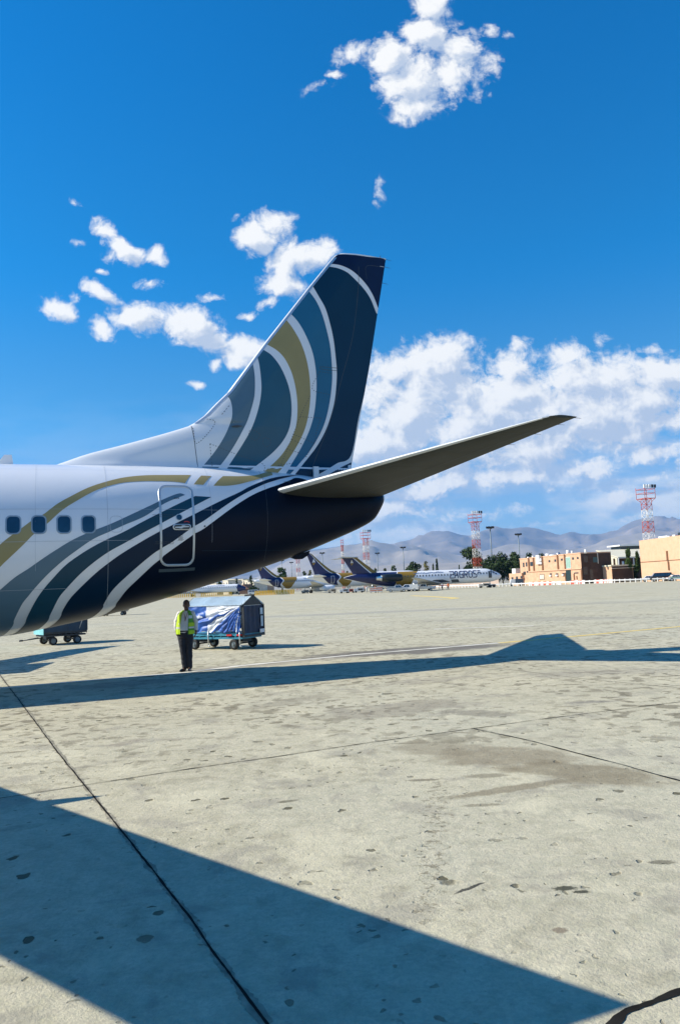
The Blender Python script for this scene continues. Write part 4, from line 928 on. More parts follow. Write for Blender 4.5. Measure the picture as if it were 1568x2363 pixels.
    # tailplane, wings
    for sd in (-1, 1):
        b = bmesh.new()
        if md: wing(b, [(sd*.05, -3.9, .2, 9.05), (sd*3, -1.9, 1.2, 9.0), (sd*6.1, .3, 2.3, 8.95)], 8, tc=.12)
        else: wing(b, [(sd*.3, -6.4, -1.9, 4.9), (sd*3, -4.6, -.9, 5.15), (sd*6.2, -2.1, -.2, 5.45)], 8, tc=.10)
        link('tailplane', b, [M_FWHITE if not md else M_GREYP], j)
        b = bmesh.new()
        if md: st2 = [(1, -25.5, -18.2, 1.55), (5, -22.6, -17.6, 1.95), (10, -18.9, -16.0, 2.5), (16.2, -14.4, -12.9, 3.2)]
        else: st2 = [(1, -25.5, -18.2, 2.3), (6, -22.6, -18.4, 2.75), (11, -19.4, -16.7, 3.3), (16.8, -15.8, -14.3, 3.9)]
        wing(b, [(sd*y, le, te, z) for y, le, te, z in st2], 10, tc=.12); link('wing', b, [M_GREYP], j)
        b = bmesh.new(); rr = []
        if md: ex, ey, ez, prf = 0, 2.75, 3.55, ((-14.2, .7), (-14.0, .85), (-12.8, .98), (-10.2, .98), (-8.9, .8), (-8.8, .6), (-7.6, .45))
        else: ex, ey, ez, prf = 0, 5.75, 1.45, ((-26.6, .85), (-26.5, 1.0), (-25.6, 1.12), (-23.6, 1.08), (-22.3, .85), (-22.2, .6), (-21.4, .4))
        for x, r_ in prf: rr.append([Vector((x, sd*ey+r_*math.cos(a_), ez+r_*math.sin(a_))) for a_ in [2*PI*k/20 for k in range(20)]])
        loft(b, rr); fixn(b)
        for f in b.faces:
            if md and f.calc_center_median().x > -8.9: f.material_index = 1
        link('engine', b, [M_DENG if md and livery == 'gold' else M_FWHITE, M_METAL], j)
        gx = -17.2 if md else -18.8; gy = 2.5 if md else 3.8
        b = bmesh.new(); tube(b, (gx, sd*gy, .5), (gx, sd*gy, 2.2), .14, n=8); g2 = link('main_gear', b, M_METAL, j)
        b = bmesh.new(); tube(b, (gx, sd*gy-.5, .55), (gx, sd*gy+.5, .55), .55, n=18); link('wheel', b, M_RUB, g2)
    gx = -L+3.2; b = bmesh.new(); tube(b, (gx, 0, .4), (gx, 0, 1.9), .12, n=8); g2 = link('nose_gear', b, M_METAL, j)
    b = bmesh.new(); tube(b, (gx, -.3, .36), (gx, .3, .36), .36, n=16); link('wheel', b, M_RUB, g2)
    s0 = -39.6 if md else -35.9
    for k in range(3):
        for sd in (-1, 1):
            b = bmesh.new(); s_ = s0+.62*k; z1 = C.sec(s_)[0]-.42; z2 = z1+.34+.1*k; q = [(s_-.25, z1-.35), (s_+.3, z1-.3), (s_+.3, z2-.22), (s_-.1, z2-.28)]
            b.faces.new([b.verts.new(C.pt(x, C.phi(x, z), .05, sd)) for x, z in q]); link('cockpit_window', b, M_GLASS, j)
    if md:
        b = bmesh.new(); polyfill(b, C, [(-38.2, 2.55), (-37.3, 2.55), (-37.3, 4.2), (-38.2, 4.2)], .06, 0)
        link('door', b, M_SEAM if livery == 'gold' else M_FNAVY, j)
        b = bmesh.new()
        if livery == 'gold':
            for q in ([(-27.2, 2.0), (-25.0, 2.6), (-22.6, 2.55), (-21.8, 1.7)], [(-29.6, 1.8), (-27.6, 1.75), (-27.2, 2.5), (-29.1, 2.5)]): polyfill(b, C, q, .04, 0)
            link('cargo_hatch', b, M_SEAM, j)
    return j, C
far_jet('white rear-engined jet with a gold band and ZAGROS lettering behind the pickups', 1157, 200, 10, 'rear', 'gold')
far_jet('white airliner whose tall navy and gold fin rises just left of the T-tail', 709, 224, 20, 'under', 'gold')
far_jet('white airliner with navy and gold fin directly behind the slanted yellow barriers', 588, 263, 20, 'under', 'gold')
far_jet('farthest white jet with red rear flank and navy nose, above the covered cart', 568, 352, 6, 'rear', 'red')

# ------------------------------------------------------------------ buildings
M_BRK = mat('orange brick wall', (.50, .285, .175), .9, scale=.7, c2=(.66, .42, .27), bump=.3)
M_BRK2 = mat('smooth orange wall', (.58, .355, .22), .9, scale=.9, c2=(.66, .42, .27), bump=.2)
M_CREAM = mat('cream roof sheet', (.62, .58, .44), .7, scale=.5, var=.1)
M_PALE = mat('pale plaster', (.62, .56, .46), .85, scale=.6, var=.15)
M_DKWIN = mat('dark window', (.03, .04, .045), .3, var=.4)
M_TEALW = mat('green painted window', (.25, .42, .34), .5, var=.2)
M_RUST = mat('rust streak', (.16, .07, .03), .9, var=.3)
M_WHP = mat('white enamel', (.72, .72, .70), .5, var=.06)
M_BRN = mat('dark wall and shade brown', (.05, .028, .02), .9, scale=.7, c2=(.085, .05, .035))  # dark wall brown; on the building ends it paints in their shade
class Face:
    def __init__(s, A, B):
        s.A, s.B = Vector(A), Vector(B); s.A.z = s.B.z = 0; d = s.B-s.A; s.len = d.length; s.x = d.normalized(); s.y = Vector((-s.x.y, s.x.x, 0)); s.rz = math.atan2(s.x.y, s.x.x)
    def loc(s, px, py, back=0):
        d = ray(px, py); o = EYE-s.A-s.y*back; t = -o.dot(s.y)/d.dot(s.y); q = EYE-s.A+d*t; return q.dot(s.x), q.z
def winbox(name, F, q, conv, par, m, fm=None, out=.06, fw=.09):
    x0, z0 = F.loc(*conv(q[0], q[3])); x1, z1 = F.loc(*conv(q[2], q[1])); 
    if x1 < x0: x0, x1 = x1, x0
    b = bmesh.new(); box(b, x0, x1, -out, .05, z0, z1); w = link(name, b, m, par)
    if fm:
        b = bmesh.new()
        for c in ((x0-fw, x1+fw, z1, z1+fw), (x0-fw, x1+fw, z0-fw, z0), (x0-fw, x0, z0, z1), (x1, x1+fw, z0, z1), ((x0+x1)/2-.03, (x0+x1)/2+.03, z0, z1)): box(b, c[0], c[1], -out-.04, .04, c[2], c[3])
        link('frame', b, fm, w)
    return x0, x1, z0, z1
# two-storey brick block
F = Face(col(1201.8, 228), col(1343, 198)); B = thing('brick_building', 'long two-storey orange brick building with small dark windows and rooftop tanks', 'building', F.A, F.rz)
H = F.loc(*C2(200, 312))[1]; H2 = F.loc(*C2(1125, 218))[1]; DP = 9.0
b = bmesh.new(); prism(b, [(0, 0), (F.len, 0), (F.len, H2), (F.len*.62, (H+H2)/2+.1), (F.len*.6, (H+H2)/2-.05), (F.len*.3, H+.12), (F.len*.29, H-.05), (0, H)], 'y', 0, DP); fixn(b); link('wall', b, M_BRK, B)
b = bmesh.new(); box(b, -.1, F.len+.12, -.12, DP+.1, H-.05, H+.1) if False else prism(b, [(-.1, H-.25), (F.len+.1, H2-.25), (F.len+.1, H2+.02), (-.1, H+.02)], 'y', -.1, .0); fixn(b); link('parapet', b, M_BRK2, B)
xa, za = F.loc(*C2(320, 522)); xb, zb_ = F.loc(*C2(1145, 482)); b = bmesh.new(); box(b, xa, F.len+.05, -.22, -.002, 3.75, 3.98); link('cornice', b, M_BRK2, B)
for i, q in enumerate(((228, 375, 245, 445), (272, 370, 290, 435), (340, 362, 382, 430), (622, 335, 645, 370), (712, 325, 735, 362), (812, 312, 838, 345), (985, 293, 1010, 330), (1058, 288, 1082, 320), (232, 512, 268, 565), (285, 505, 305, 530), (640, 540, 672, 562), (735, 540, 770, 560), (835, 535, 870, 555), (1015, 525, 1080, 545))):
    winbox('window', F, q, C2, B, M_DKWIN)
winbox('window', F, (490, 560, 550, 632), C2, B, M_PALE, M_DKWIN)
winbox('stair_window', F, (900, 292, 955, 462), C2, B, M_TEALW, M_WHP)
winbox('door', F, (898, 490, 962, 662), C2, B, mat('dark green door', (.01, .03, .03), .5))
for q in ((645, 565, 672, 588), (745, 562, 772, 585), (840, 555, 866, 575), (500, 310, 522, 350), (500, 360, 525, 400)): winbox('air_conditioner', F, q, C2, B, M_WHP, out=.4)
for x_, y0_, y1_ in ((320, 300, 522), (395, 300, 520), (530, 280, 510), (765, 250, 480), (875, 245, 480), (885, 530, 660), (1018, 545, 640), (1060, 580, 635), (1135, 490, 640), (118, 0, 0)):
    if y1_: winbox('drainpipe', F, (x_-3, y0_, x_+3, y1_), C2, B, M_RUST, out=.14)
winbox('water_heater', F, (455, 258, 498, 400), C2, B, M_WHP, out=.6)
for (x_, yt_, yb_, w_) in ((870, 185, 228, 30), (935, 195, 225, 16), (720, 225, 255, 26), (562, 240, 270, 40), (1142, 175, 210, 24), (262, 288, 308, 18), (335, 270, 295, 20), (640, 255, 266, 60)):
    x0, z0 = F.loc(*C2(x_-w_/2, yt_)); x1, _ = F.loc(*C2(x_+w_/2, yt_)); zz = H+(H2-H)*(x0/F.len)-.3; b = bmesh.new(); tube(b, ((x0+x1)/2, .9, zz), ((x0+x1)/2, .9, max(z0, zz+.4)), abs(x1-x0)/2, n=10); link('roof_tank', b, M_WHP if x_ != 720 else M_METAL, B)
E_ = Face(F.B, F.B+F.y*DP); E_.A = F.B
b = bmesh.new(); box(b, F.len+.003, F.len+.03, .05, DP-.02, .02, H2-.3); link('end_wall_shade', b, M_BRN, B)  # thin dark sheet over the orange brick: the end's shade as colour
for q in ((1165, 270, 1220, 370), (1308, 290, 1372, 372), (1160, 440, 1215, 560), (1265, 480, 1300, 655)):
    x0, z0 = E_.loc(*C2(q[0], q[3])); x1, z1 = E_.loc(*C2(q[2], q[1])); b = bmesh.new(); box(b, F.len-.04, F.len+.06, x0, x1, z0, z1); link('end_window', b, M_DKWIN if q[0] != 1308 else mat('teal shutter', (.03, .10, .11), .5), B)
x0, z0 = E_.loc(*C2(1376, 390)); b = bmesh.new(); box(b, F.len, F.len+.15, x0, x0+.2, z0, H2-.2); link('drainpipe', b, M_PALE, B)
# low annex
F1 = Face(col(1175, 233), col(1204, 226)); H1 = F1.loc(*C2(30, 545))[1]; B = thing('annex', 'low orange brick annex at the left end of the brick building', 'building', F1.A, F1.rz)
b = bmesh.new(); box(b, 0, F1.len, 0, 6, 0, H1); link('wall', b, M_BRK, B)
for q in ((50, 600, 76, 635), (120, 588, 146, 628), (188, 582, 214, 618)): winbox('window', F1, q, C2, B, M_DKWIN)
x0, z0 = F1.loc(*C2(45, 470)); x1, _ = F1.loc(*C2(98, 470)); b = bmesh.new(); box(b, x0, x1, .2, 2.0, H1-.05, z0); link('water_tank', b, M_WHP, B)
# kiosk with the orange lit face
F2 = Face(col(1369.3, 204), col(1412.2, 196)); H = F2.loc(*C3(160, 622))[1]; B = thing('guard_house', 'small flat-roofed orange building with cream fascia in front of the cream shed', 'building', F2.A, F2.rz)
b = bmesh.new(); box(b, 0, F2.len, 0, 6.2, 0, H-.35); link('wall', b, M_BRK2, B)
b = bmesh.new(); box(b, -.15, F2.len+.15, -.2, 6.4, H-.35, H); link('roof', b, M_CREAM, B)
b = bmesh.new(); box(b, -3.9, -.15, 1.2, 6.3, H-.5, H-.3); link('canopy', b, M_CREAM, B)
b = bmesh.new(); box(b, F2.len+.003, F2.len+.02, .1, 6.1, .05, H-.38); link('end_wall_shade', b, M_BRN, B)  # dark sheet on the side away from the sun, shade painted in
b = bmesh.new(); box(b, F2.len+.02, F2.len+.3, -.1, 6.3, H-.95, H-.8); link('ledge', b, M_PALE, B)
# cream-roofed shed
g0 = at(*C3(548, 474), 216); r0_ = at(*C3(182, 362), 240); dx = Vector((.966, .26, 0))
B = thing('shed', 'long shed with a broad cream sloping roof and open dark front', 'shed', (g0.x, g0.y, 0), math.atan2(.26, .966))
yv = Vector((-dx.y, dx.x, 0)); rr_ = r0_-g0; dr = (rr_.dot(dx), rr_.dot(yv)); ze, zr = g0.z, r0_.z
b = bmesh.new(); LN = 34
for z_ in (0, -.25):
    q = [(0, 0, ze+z_), (LN, 0, ze+z_), (LN+dr[0], dr[1], zr+z_), (dr[0], dr[1], zr+z_)]
    f = b.faces.new([b.verts.new(p) for p in q])
for i in range(4):
    V = list(b.verts); b.faces.new((V[i], V[(i+1) % 4], V[4+(i+1) % 4], V[4+i]))
fixn(b); link('roof', b, M_CREAM, B)
b = bmesh.new()
q = [(0.3, 1, 0), (dr[0]+.3, dr[1], 0), (dr[0]+.3, dr[1], zr-.35), (.3, 1, ze-.3)]; A = [b.verts.new(p) for p in q]; B_ = [b.verts.new((p[0]+.25, p[1], p[2])) for p in q]
b.faces.new(A); b.faces.new(B_[::-1])
for i in range(4): b.faces.new((A[i], A[(i+1) % 4], B_[(i+1) % 4], B_[i]))
fixn(b); link('gable_wall', b, M_CREAM, B)
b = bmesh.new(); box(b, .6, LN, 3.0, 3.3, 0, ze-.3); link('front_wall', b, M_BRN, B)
for x_ in (.2, 5, 10, 15): b = bmesh.new(); box(b, x_, x_+.25, .2, .45, 0, ze-.26); link('post', b, M_WHP, B)
for x_ in (1.6, 3.2): b = bmesh.new(); tube(b, (x_, .2, 4.2), (x_, .2, 5.6), .28, n=10); link('tank', b, M_WHP, B)
mo = at(*C3(585, 300), 243)-g0; mx_, my_ = mo.dot(dx), mo.dot(yv)
b = bmesh.new(); box(b, mx_, mx_+26, my_, my_+5, zr-.4, zr+1.0); w = link('clerestory', b, M_DKWIN, B)
b = bmesh.new(); box(b, mx_-.8, mx_+26, my_-.8, my_+6, zr+1.0, zr+1.45); link('clerestory_roof', b, M_WHP, w)
b = bmesh.new()
# big blank orange hall on the right
F3 = Face(col(1480.2, 192), col(1590, 172)); H = F3.loc(*C3(942, 200))[1]; Hb = F3.loc(*C3(1560, 148))[1]
B = thing('hall', 'tall blank orange-walled hall at the right edge with a thin conduit across it', 'building', F3.A, F3.rz)
b = bmesh.new(); prism(b, [(0, 0), (F3.len, 0), (F3.len, max(H, Hb)+.1), (0, H)], 'y', 0, 30); fixn(b); link('wall', b, M_BRK2, B)
b = bmesh.new(); box(b, 0, F3.len, -.09, 0, 4.7, 4.82); link('conduit', b, M_RUST, B)
for q in ((1352, 372, 1364, 540), (1376, 545, 1388, 690)): winbox('downpipe', F3, q, C3, B, M_RUST, out=.12)
for q in ((1180, 140, 1330, 165), (1410, 112, 1455, 145), (1500, 75, 1550, 128), (1335, 130, 1362, 152)):
    x0, z0 = F3.loc(*C3(q[0], q[1])); x1, _ = F3.loc(*C3(q[2], q[1])); b = bmesh.new(); box(b, x0, x1, .4, 1.6, H-.3, max(z0, H+.25)); link('roof_unit', b, M_WHP if q[0] != 1500 else M_DKWIN, B)
# pale houses far to the left
rnd = random.Random(11)
HS = [((1040, 80, 1130, 165), 420, 'pale flat-roofed house left of the cypress, beyond the navy-nosed jet'), ((1310, 60, 1390, 130), 430, 'tall pale house with a dark window row right behind the far cypress'), ((1390, 75, 1470, 135), 425, 'cream house with two dark doors beyond the brown-roofed house'), ((1470, 110, 1568, 175), 415, 'long cream house beside the leftmost navy tail'), ((1130, 60, 1250, 120), 460, 'wide white house farthest back on the left'), ((730, 128, 930, 172), 470, 'low grey building just under the airliner tail, left of the trees'), ((1600, 80, 1700, 190), 440, 'pale orange house showing under the leftmost far tail')]
for q, D, lb in HS:
    a_ = CL(q[0], q[3]); c_ = CL(q[2], q[3]); A_ = col(a_[0], D); Bc = col(c_[0], D-6); Fh = Face(A_, Bc); Hh = Fh.loc(*CL(q[0], q[1]))[1]
    B = thing('house', lb, 'house', Fh.A, Fh.rz); b = bmesh.new(); box(b, 0, Fh.len, 0, 8, 0, Hh); link('wall', b, M_PALE if D != 440 else M_BRK2, B)
    b = bmesh.new(); box(b, -.2, Fh.len+.2, -.2, 8.2, Hh, Hh+.35); link('roof', b, M_CREAM, B)
    k = max(1, int(Fh.len/3))
    for i in range(k): b = bmesh.new(); x = Fh.len*(i+.5)/k; box(b, x-.5, x+.5, -.06, .02, Hh-2.0, Hh-.9); link('window', b, M_DKWIN, B)
A_ = col(CL(1310, 190)[0], 395); Bc = col(CL(1480, 190)[0], 392); Fh = Face(A_, Bc); B = thing('house', 'brown-roofed low house in front of the pale houses on the left', 'house', Fh.A, Fh.rz)
b = bmesh.new(); box(b, 0, Fh.len, 0, 6, 0, 2.4); link('wall', b, M_BRN, B)
b = bmesh.new(); prism(b, [(-.4, 2.4), (Fh.len+.4, 2.4), (Fh.len/2, 5.0)], 'y', -.4, 6.4); fixn(b); link('roof', b, mat('brown tiles', (.14, .07, .04), .9), B)

# ------------------------------------------------------------------ light towers and masts
M_TWR = mat('tower red enamel', (.50, .07, .03), .6, var=.2); M_TWW = mat('tower white enamel', (.70, .68, .64), .6, var=.08)
def tower(px, topy, Hm, wd, label, thin=False):
    D = 200
    for _ in range(30):                            # distance at which a mast of this height reaches the given row
        q = at(px, topy, D); D *= (Hm/q.z)
    P = col(px, D); P = Vector((at(px, topy, D).x, D, 0)); t = thing('light_tower', label, 'tower', P, R(18), 'red and white lattice light towers' if not thin else None)
    nb = 7; band = Hm*.86/nb
    for k in range(nb):
        b = bmesh.new(); z0, z1 = k*band, (k+1)*band; m = M_TWR if k % 2 == 0 else M_TWW
        w0, w1 = wd*(1-.25*z0/Hm)/2, wd*(1-.25*z1/Hm)/2; st_ = .085 if not thin else .08
        cs = ((-1, -1), (1, -1), (1, 1), (-1, 1))
        for i, (sx_, sy_) in enumerate(cs):
            tube(b, (sx_*w0, sy_*w0, z0), (sx_*w1, sy_*w1, z1), st_, n=5); nx_, ny_ = cs[(i+1) % 4]; ns = 2
            for s_ in range(ns):
                za, zb2 = z0+(z1-z0)*s_/ns, z0+(z1-z0)*(s_+1)/ns; wa, wb = w0+(w1-w0)*s_/ns, w0+(w1-w0)*(s_+1)/ns
                tube(b, (sx_*wa, sy_*wa, za), (nx_*wb, ny_*wb, zb2), st_*.6, n=4); tube(b, (nx_*wa, ny_*wa, za), (sx_*wb, sy_*wb, zb2), st_*.6, n=4)
                tube(b, (sx_*wb, sy_*wb, zb2), (nx_*wb, ny_*wb, zb2), st_*.6, n=4)
        link('lattice_section', b, m, t)
    hz = Hm*.86; hw_ = wd*(.72 if not thin else .5)
    if thin: box_ = ((-.8, .8),)
    b = bmesh.new()
    for z_ in (hz, hz+Hm*.055, hz+Hm*.10):
        cs = ((-1, -1), (1, -1), (1, 1), (-1, 1))
        for i in range(4): tube(b, (cs[i][0]*hw_, cs[i][1]*hw_, z_), (cs[(i+1) % 4][0]*hw_, cs[(i+1) % 4][1]*hw_, z_), .1, n=4)
        tube(b, (-hw_, -hw_, z_), (hw_, hw_, z_), .08, n=4)
    for c_ in ((-1, -1), (1, -1), (1, 1), (-1, 1)): tube(b, (c_[0]*wd*.38, c_[1]*wd*.38, hz-1.2), (c_[0]*hw_, c_[1]*hw_, hz), .08, n=4); tube(b, (c_[0]*hw_, c_[1]*hw_, hz), (c_[0]*hw_, c_[1]*hw_, hz+Hm*.12), .08, n=4)
    link('platform', b, M_TWR, t)
    if not thin:
        for i in range(5):
            b = bmesh.new(); x = -hw_+2*hw_*i/4; box(b, x-.32, x+.32, -hw_-.35, -hw_, hz+Hm*.11, hz+Hm*.145); link('floodlight', b, M_WHP if i < 3 else M_BLACK, t)
tower(1486.5, 1121, 31, 2.9, 'red and white light tower rising behind the orange hall at the right')
tower(1093.5, 1181, 31, 2.9, 'red and white light tower above the nose of the lettered jet')
tower(842, 1224, 31, 2.9, 'red and white light tower right of the T-tail, half hidden by the near airliner')
tower(686.5, 1279, 31, 3.0, 'smallest red and white light tower, just above the leftmost far jet')
tower(788.3, 1242, 28, 1.2, 'slim red and white mast with a caged top behind the T-tail', thin=True)
M_GALV = mat('galvanised steel', (.16, .20, .22), .5, .3)
def lampmast(px, topy, Hm, label, n=6):
    D = 300
    for _ in range(30): q = at(px, topy, D); D *= Hm/q.z
    P = Vector((at(px, topy, D).x, D, 0)); t = thing('lamp_mast', label, 'lamp post', P, 0, 'tall floodlight masts')
    b = bmesh.new(); tube(b, (0, 0, 0), (0, 0, Hm-.4), .34, .2, n=8); link('pole', b, M_GALV, t)
    b = bmesh.new(); tube(b, (0, 0, Hm-1.0), (0, 0, Hm-.7), .7, n=12); link('lamp_ring', b, M_GALV, t)
    for i in range(n):
        a_ = 2*PI*i/n; b = bmesh.new(); c_ = Vector((math.cos(a_)*1.3, math.sin(a_)*1.3, Hm-.3)); tube(b, (math.cos(a_)*.6, math.sin(a_)*.6, Hm-.9), c_, .12, n=5); box(b, c_.x-.45, c_.x+.45, c_.y-.35, c_.y+.35, Hm-.75, Hm+.1); link('lamp', b, M_BLACK, t)
for px, ty, lb in ((1129.5, 1215.5, 'tallest grey floodlight mast, right of the middle light tower'), (1194.5, 1231.5, 'grey floodlight mast above the trees left of the brick building'), (929, 1262, 'grey floodlight mast above the middle of the lettered jet'), (870, 1275.5, 'slim grey mast right of the third light tower'), (743, 1275, 'grey mast just right of the tall navy and gold fin'), (672, 1297, 'short grey mast left of the smallest light tower'), (650, 1292.5, 'leftmost grey mast, nearest the underside of the near tail')):
    lampmast(px, ty, 25, lb)

# ------------------------------------------------------------------ trees
def leafmat(n, c): return mat(n, tuple(x*.55 for x in c), .85, scale=1.2, c2=c, spec=.2)
M_LEAF = leafmat('dark pine foliage', (.045, .075, .025)); M_LEAF2 = leafmat('olive foliage', (.16, .15, .045)); M_LEAF3 = leafmat('green foliage', (.06, .10, .025)); M_BARK = mat('bark', (.10, .07, .05), .9)
def tree(name, label, px, topy, D, wpx, m, kind='round', grp=None, base=0.0, n=900, lf=.5, seed=0, blobs=9):
    rnd = random.Random(seed*7+int(px)); P = col(px, D); top = at(px, topy, D).z; w = wpx/FPX*D/2
    t = thing(name, label, 'tree', P, 0, grp)
    b = bmesh.new(); h0 = top*.35 if kind != 'cypress' else top*.12
    pts = [Vector((0, 0, 0)), Vector((rnd.uniform(-.2, .2), rnd.uniform(-.2, .2), h0)), Vector((rnd.uniform(-.4, .4), 0, top*.8))]
    tube(b, pts[0], pts[1], .035*top*.6, .022*top*.6, n=7); tube(b, pts[1], pts[2], .022*top*.6, .04, n=6)
    if kind != 'cypress':
        for i in range(5):
            a_ = rnd.random()*6.3; z = h0*rnd.uniform(.8, 1.4); tube(b, (0, 0, z), (math.cos(a_)*w*.6, math.sin(a_)*w*.6, z+top*.22), .012*top*.6, .03, n=5)
    link('trunk', b, M_BARK, t)
    b = bmesh.new(); cl = []
    if kind == 'cypress': cl = [(0, 0, top*(.1+.8*i/9), w*(1-abs(i/9-.3)*1.05)*.9+.08, top*.09) for i in range(10)]
    else:
        lo = top*base if base else top*.30
        for i in range(blobs):
            a_ = rnd.random()*6.3; r_ = rnd.random()**.6*w*.68; zf = rnd.random(); z = lo+(top-lo)*(.15+.7*zf); k = 1-.45*abs(zf-.45)
            cl.append((math.cos(a_)*r_*k, math.sin(a_)*r_*k, z, w*rnd.uniform(.30, .48)*k, (top-lo)*rnd.uniform(.12, .2)))
        cl.append((0, 0, top-(top-lo)*.14, w*.35, (top-lo)*.13))
    for i in range(n):
        c_ = rnd.choice(cl); d = Vector((rnd.gauss(0, 1), rnd.gauss(0, 1), rnd.gauss(0, 1))).normalized()*(rnd.random()**.35)*rnd.uniform(.8, 1.12)
        p = Vector((c_[0]+d.x*c_[3], c_[1]+d.y*c_[3], c_[2]+d.z*c_[4])); nrm = (d+Vector((rnd.gauss(0, .5), rnd.gauss(0, .5), rnd.gauss(0, .5)))).normalized(); u = nrm.orthogonal().normalized(); w2 = nrm.cross(u); s_ = lf*rnd.uniform(.5, 1.2)
        b.faces.new([b.verts.new(p+u*s_*a1+w2*s_*a2) for a1, a2 in ((-.5, -.35), (.5, -.3), (.35, .4), (-.4, .45))])
    link('crown', b, m, t); return t
TR = [('pine_tree', 'tall dark pine standing directly behind the red and white tower by the jet nose', 1092, 1260, 335, 78, M_LEAF, 'round', 3400, .7, .16),
 ('pine_tree', 'dark pine at the left of the dense clump beyond the jet nose', 1133, 1280, 300, 68, M_LEAF, 'round', 2600, .6, .03), ('pine_tree', 'dark pine with a flat tuft in the middle of the dense clump', 1160, 1271, 305, 64, M_LEAF, 'round', 2600, .6, .03),
 ('pine_tree', 'dark pine at the right of the dense clump, touching the brick building', 1188, 1272, 300, 58, M_LEAF, 'round', 2500, .6, .03), ('pine_tree', 'dark treetop above the left part of the brick building', 1222, 1274, 330, 30, M_LEAF, 'round', 900, .6, .2), ('pine_tree', 'second dark treetop above the brick building roof', 1250, 1276, 335, 26, M_LEAF, 'round', 700, .6, .2), ('pine_tree', 'small dark treetop beside the tanks on the brick roof', 1291, 1274, 340, 16, M_LEAF, 'round', 500, .6, .3),
 ('leafy_tree', 'rounded dark green tree behind the leftmost far jet', 651, 1308, 380, 32, M_LEAF3, 'round', 1300, .65, .1), ('leafy_tree', 'low dark bush between the smallest tower and the tall fin', 703, 1315, 360, 22, M_LEAF, 'round', 600, .5, .1), ('leafy_tree', 'yellowish bush just left of the tall navy fin', 717, 1314, 350, 20, M_LEAF2, 'round', 600, .5, .1), ('leafy_tree', 'small tree in the gap right of the tall navy fin', 770, 1314, 350, 18, M_LEAF3, 'round', 500, .5, .1),
 ('leafy_tree', 'low dark shrub beyond the T-tail engine', 803, 1316, 350, 18, M_LEAF, 'round', 400, .5, .1), ('leafy_tree', 'small bush right of the T-tail', 868, 1310, 340, 18, M_LEAF, 'round', 500, .5, .1), ('leafy_tree', 'spindly small tree above the gold band of the lettered jet', 911, 1302, 330, 22, M_LEAF3, 'round', 700, .5, .15), ('leafy_tree', 'hedge-like bush beyond the fuselage, left of the broad dark tree', 890, 1310, 345, 22, M_LEAF, 'round', 500, .5, .1), ('leafy_tree', 'broad dark round tree beyond the middle of the lettered jet', 955, 1294, 330, 46, M_LEAF, 'round', 2200, .6, .1), ('leafy_tree', 'thin olive-yellow tree right of the broad dark tree', 985, 1293, 325, 24, M_LEAF2, 'round', 600, .5, .15),
 ('cypress_tree', 'taller dark cypress above the lettered jet', 1010, 1288, 330, 12, M_LEAF, 'cypress', 800, .5, 0), ('cypress_tree', 'shorter dark cypress just left of the taller one', 1001, 1299, 335, 7, M_LEAF, 'cypress', 400, .45, 0), ('cypress_tree', 'small cypress above the first letter of the jet name', 1061, 1302, 330, 6, M_LEAF, 'cypress', 350, .4, 0),
 ('leafy_tree', 'dark tree half hidden at the tail edge beside the leftmost navy fin', 580, 1326, 400, 16, M_LEAF, 'round', 500, .6, .1), ('leafy_tree', 'green tree between the pale houses and the low grey building', 507, 1341, 400, 18, M_LEAF3, 'round', 800, .6, .05), ('cypress_tree', 'dark cypress among the pale houses on the left', 547, 1333, 400, 9, M_LEAF, 'cypress', 500, .5, 0), ('leafy_tree', 'green hedge tree in front of the pale houses', 533, 1346, 385, 30, M_LEAF3, 'round', 700, .6, .02), ('leafy_tree', 'dark hedge right of the brown-roofed house', 585, 1350, 375, 30, M_LEAF, 'round', 700, .6, .02),
 ('leafy_tree', 'ragged tall green tree just left of the orange hall', 1451, 1265, 198, 20, M_LEAF3, 'round', 2200, .38, .12), ('leafy_tree', 'thin green tree hugging the corner of the orange hall', 1474, 1269, 200, 13, M_LEAF3, 'round', 900, .35, .1), ('leafy_tree', 'dark shrub mass under the trees beside the orange hall', 1462, 1303, 202, 36, M_LEAF, 'round', 1500, .4, .02), ('leafy_tree', 'dark bush at the foot of the shed front', 1443, 1318, 200, 26, M_LEAF, 'round', 800, .4, .02)]
for i, (nm, lb, px, ty, D, w, m, k, n_, lf, bs) in enumerate(TR): tree(nm, lb, px, ty, D, w, m, k, None, bs, n_, lf, i, 18 if w > 40 else 12)

# ------------------------------------------------------------------ guard rail, concrete blocks, yellow barriers
RA, RB = col(1181, 207), col(1600, 171); FR = Face(RA, RB)
gr = thing('guard_rail', 'long white guard rail on short posts in front of the orange buildings', 'guard rail', FR.A, FR.rz)
b = bmesh.new(); tube(b, (0, 0, .62), (FR.len, 0, .62), .17, n=8); link('rail', b, M_WHP, gr)
npost = 37
b = bmesh.new(); box(b, -.09, .09, -.13, .13, 0, .9); po = link('post', b, M_WHP, gr); po.location = (.3, 0, 0)
for i in range(1, npost): o = po.copy(); COL.objects.link(o); o.location = (.3+(FR.len-.6)*i/(npost-1), 0, 0)
RA2, RB2 = col(1002, 236), col(1178, 208); F5 = Face(RA2, RB2)
gr = thing('guard_rail', 'white guard rail continuing behind the lettered jet and its nose wheel', 'guard rail', F5.A, F5.rz)
b = bmesh.new(); tube(b, (0, 0, .62), (F5.len, 0, .62), .17, n=8); link('rail', b, M_WHP, gr)
b = bmesh.new(); box(b, -.09, .09, -.13, .13, 0, .9); po = link('post', b, M_WHP, gr); po.location = (.3, 0, 0)
for i in range(1, 24): o = po.copy(); COL.objects.link(o); o.location = (.3+(F5.len-.6)*i/23, 0, 0)
F6 = Face(col(995, 262), col(1150, 246)); w = thing('boundary_wall', 'low pinkish wall seen under the belly of the lettered jet', 'wall', F6.A, F6.rz)
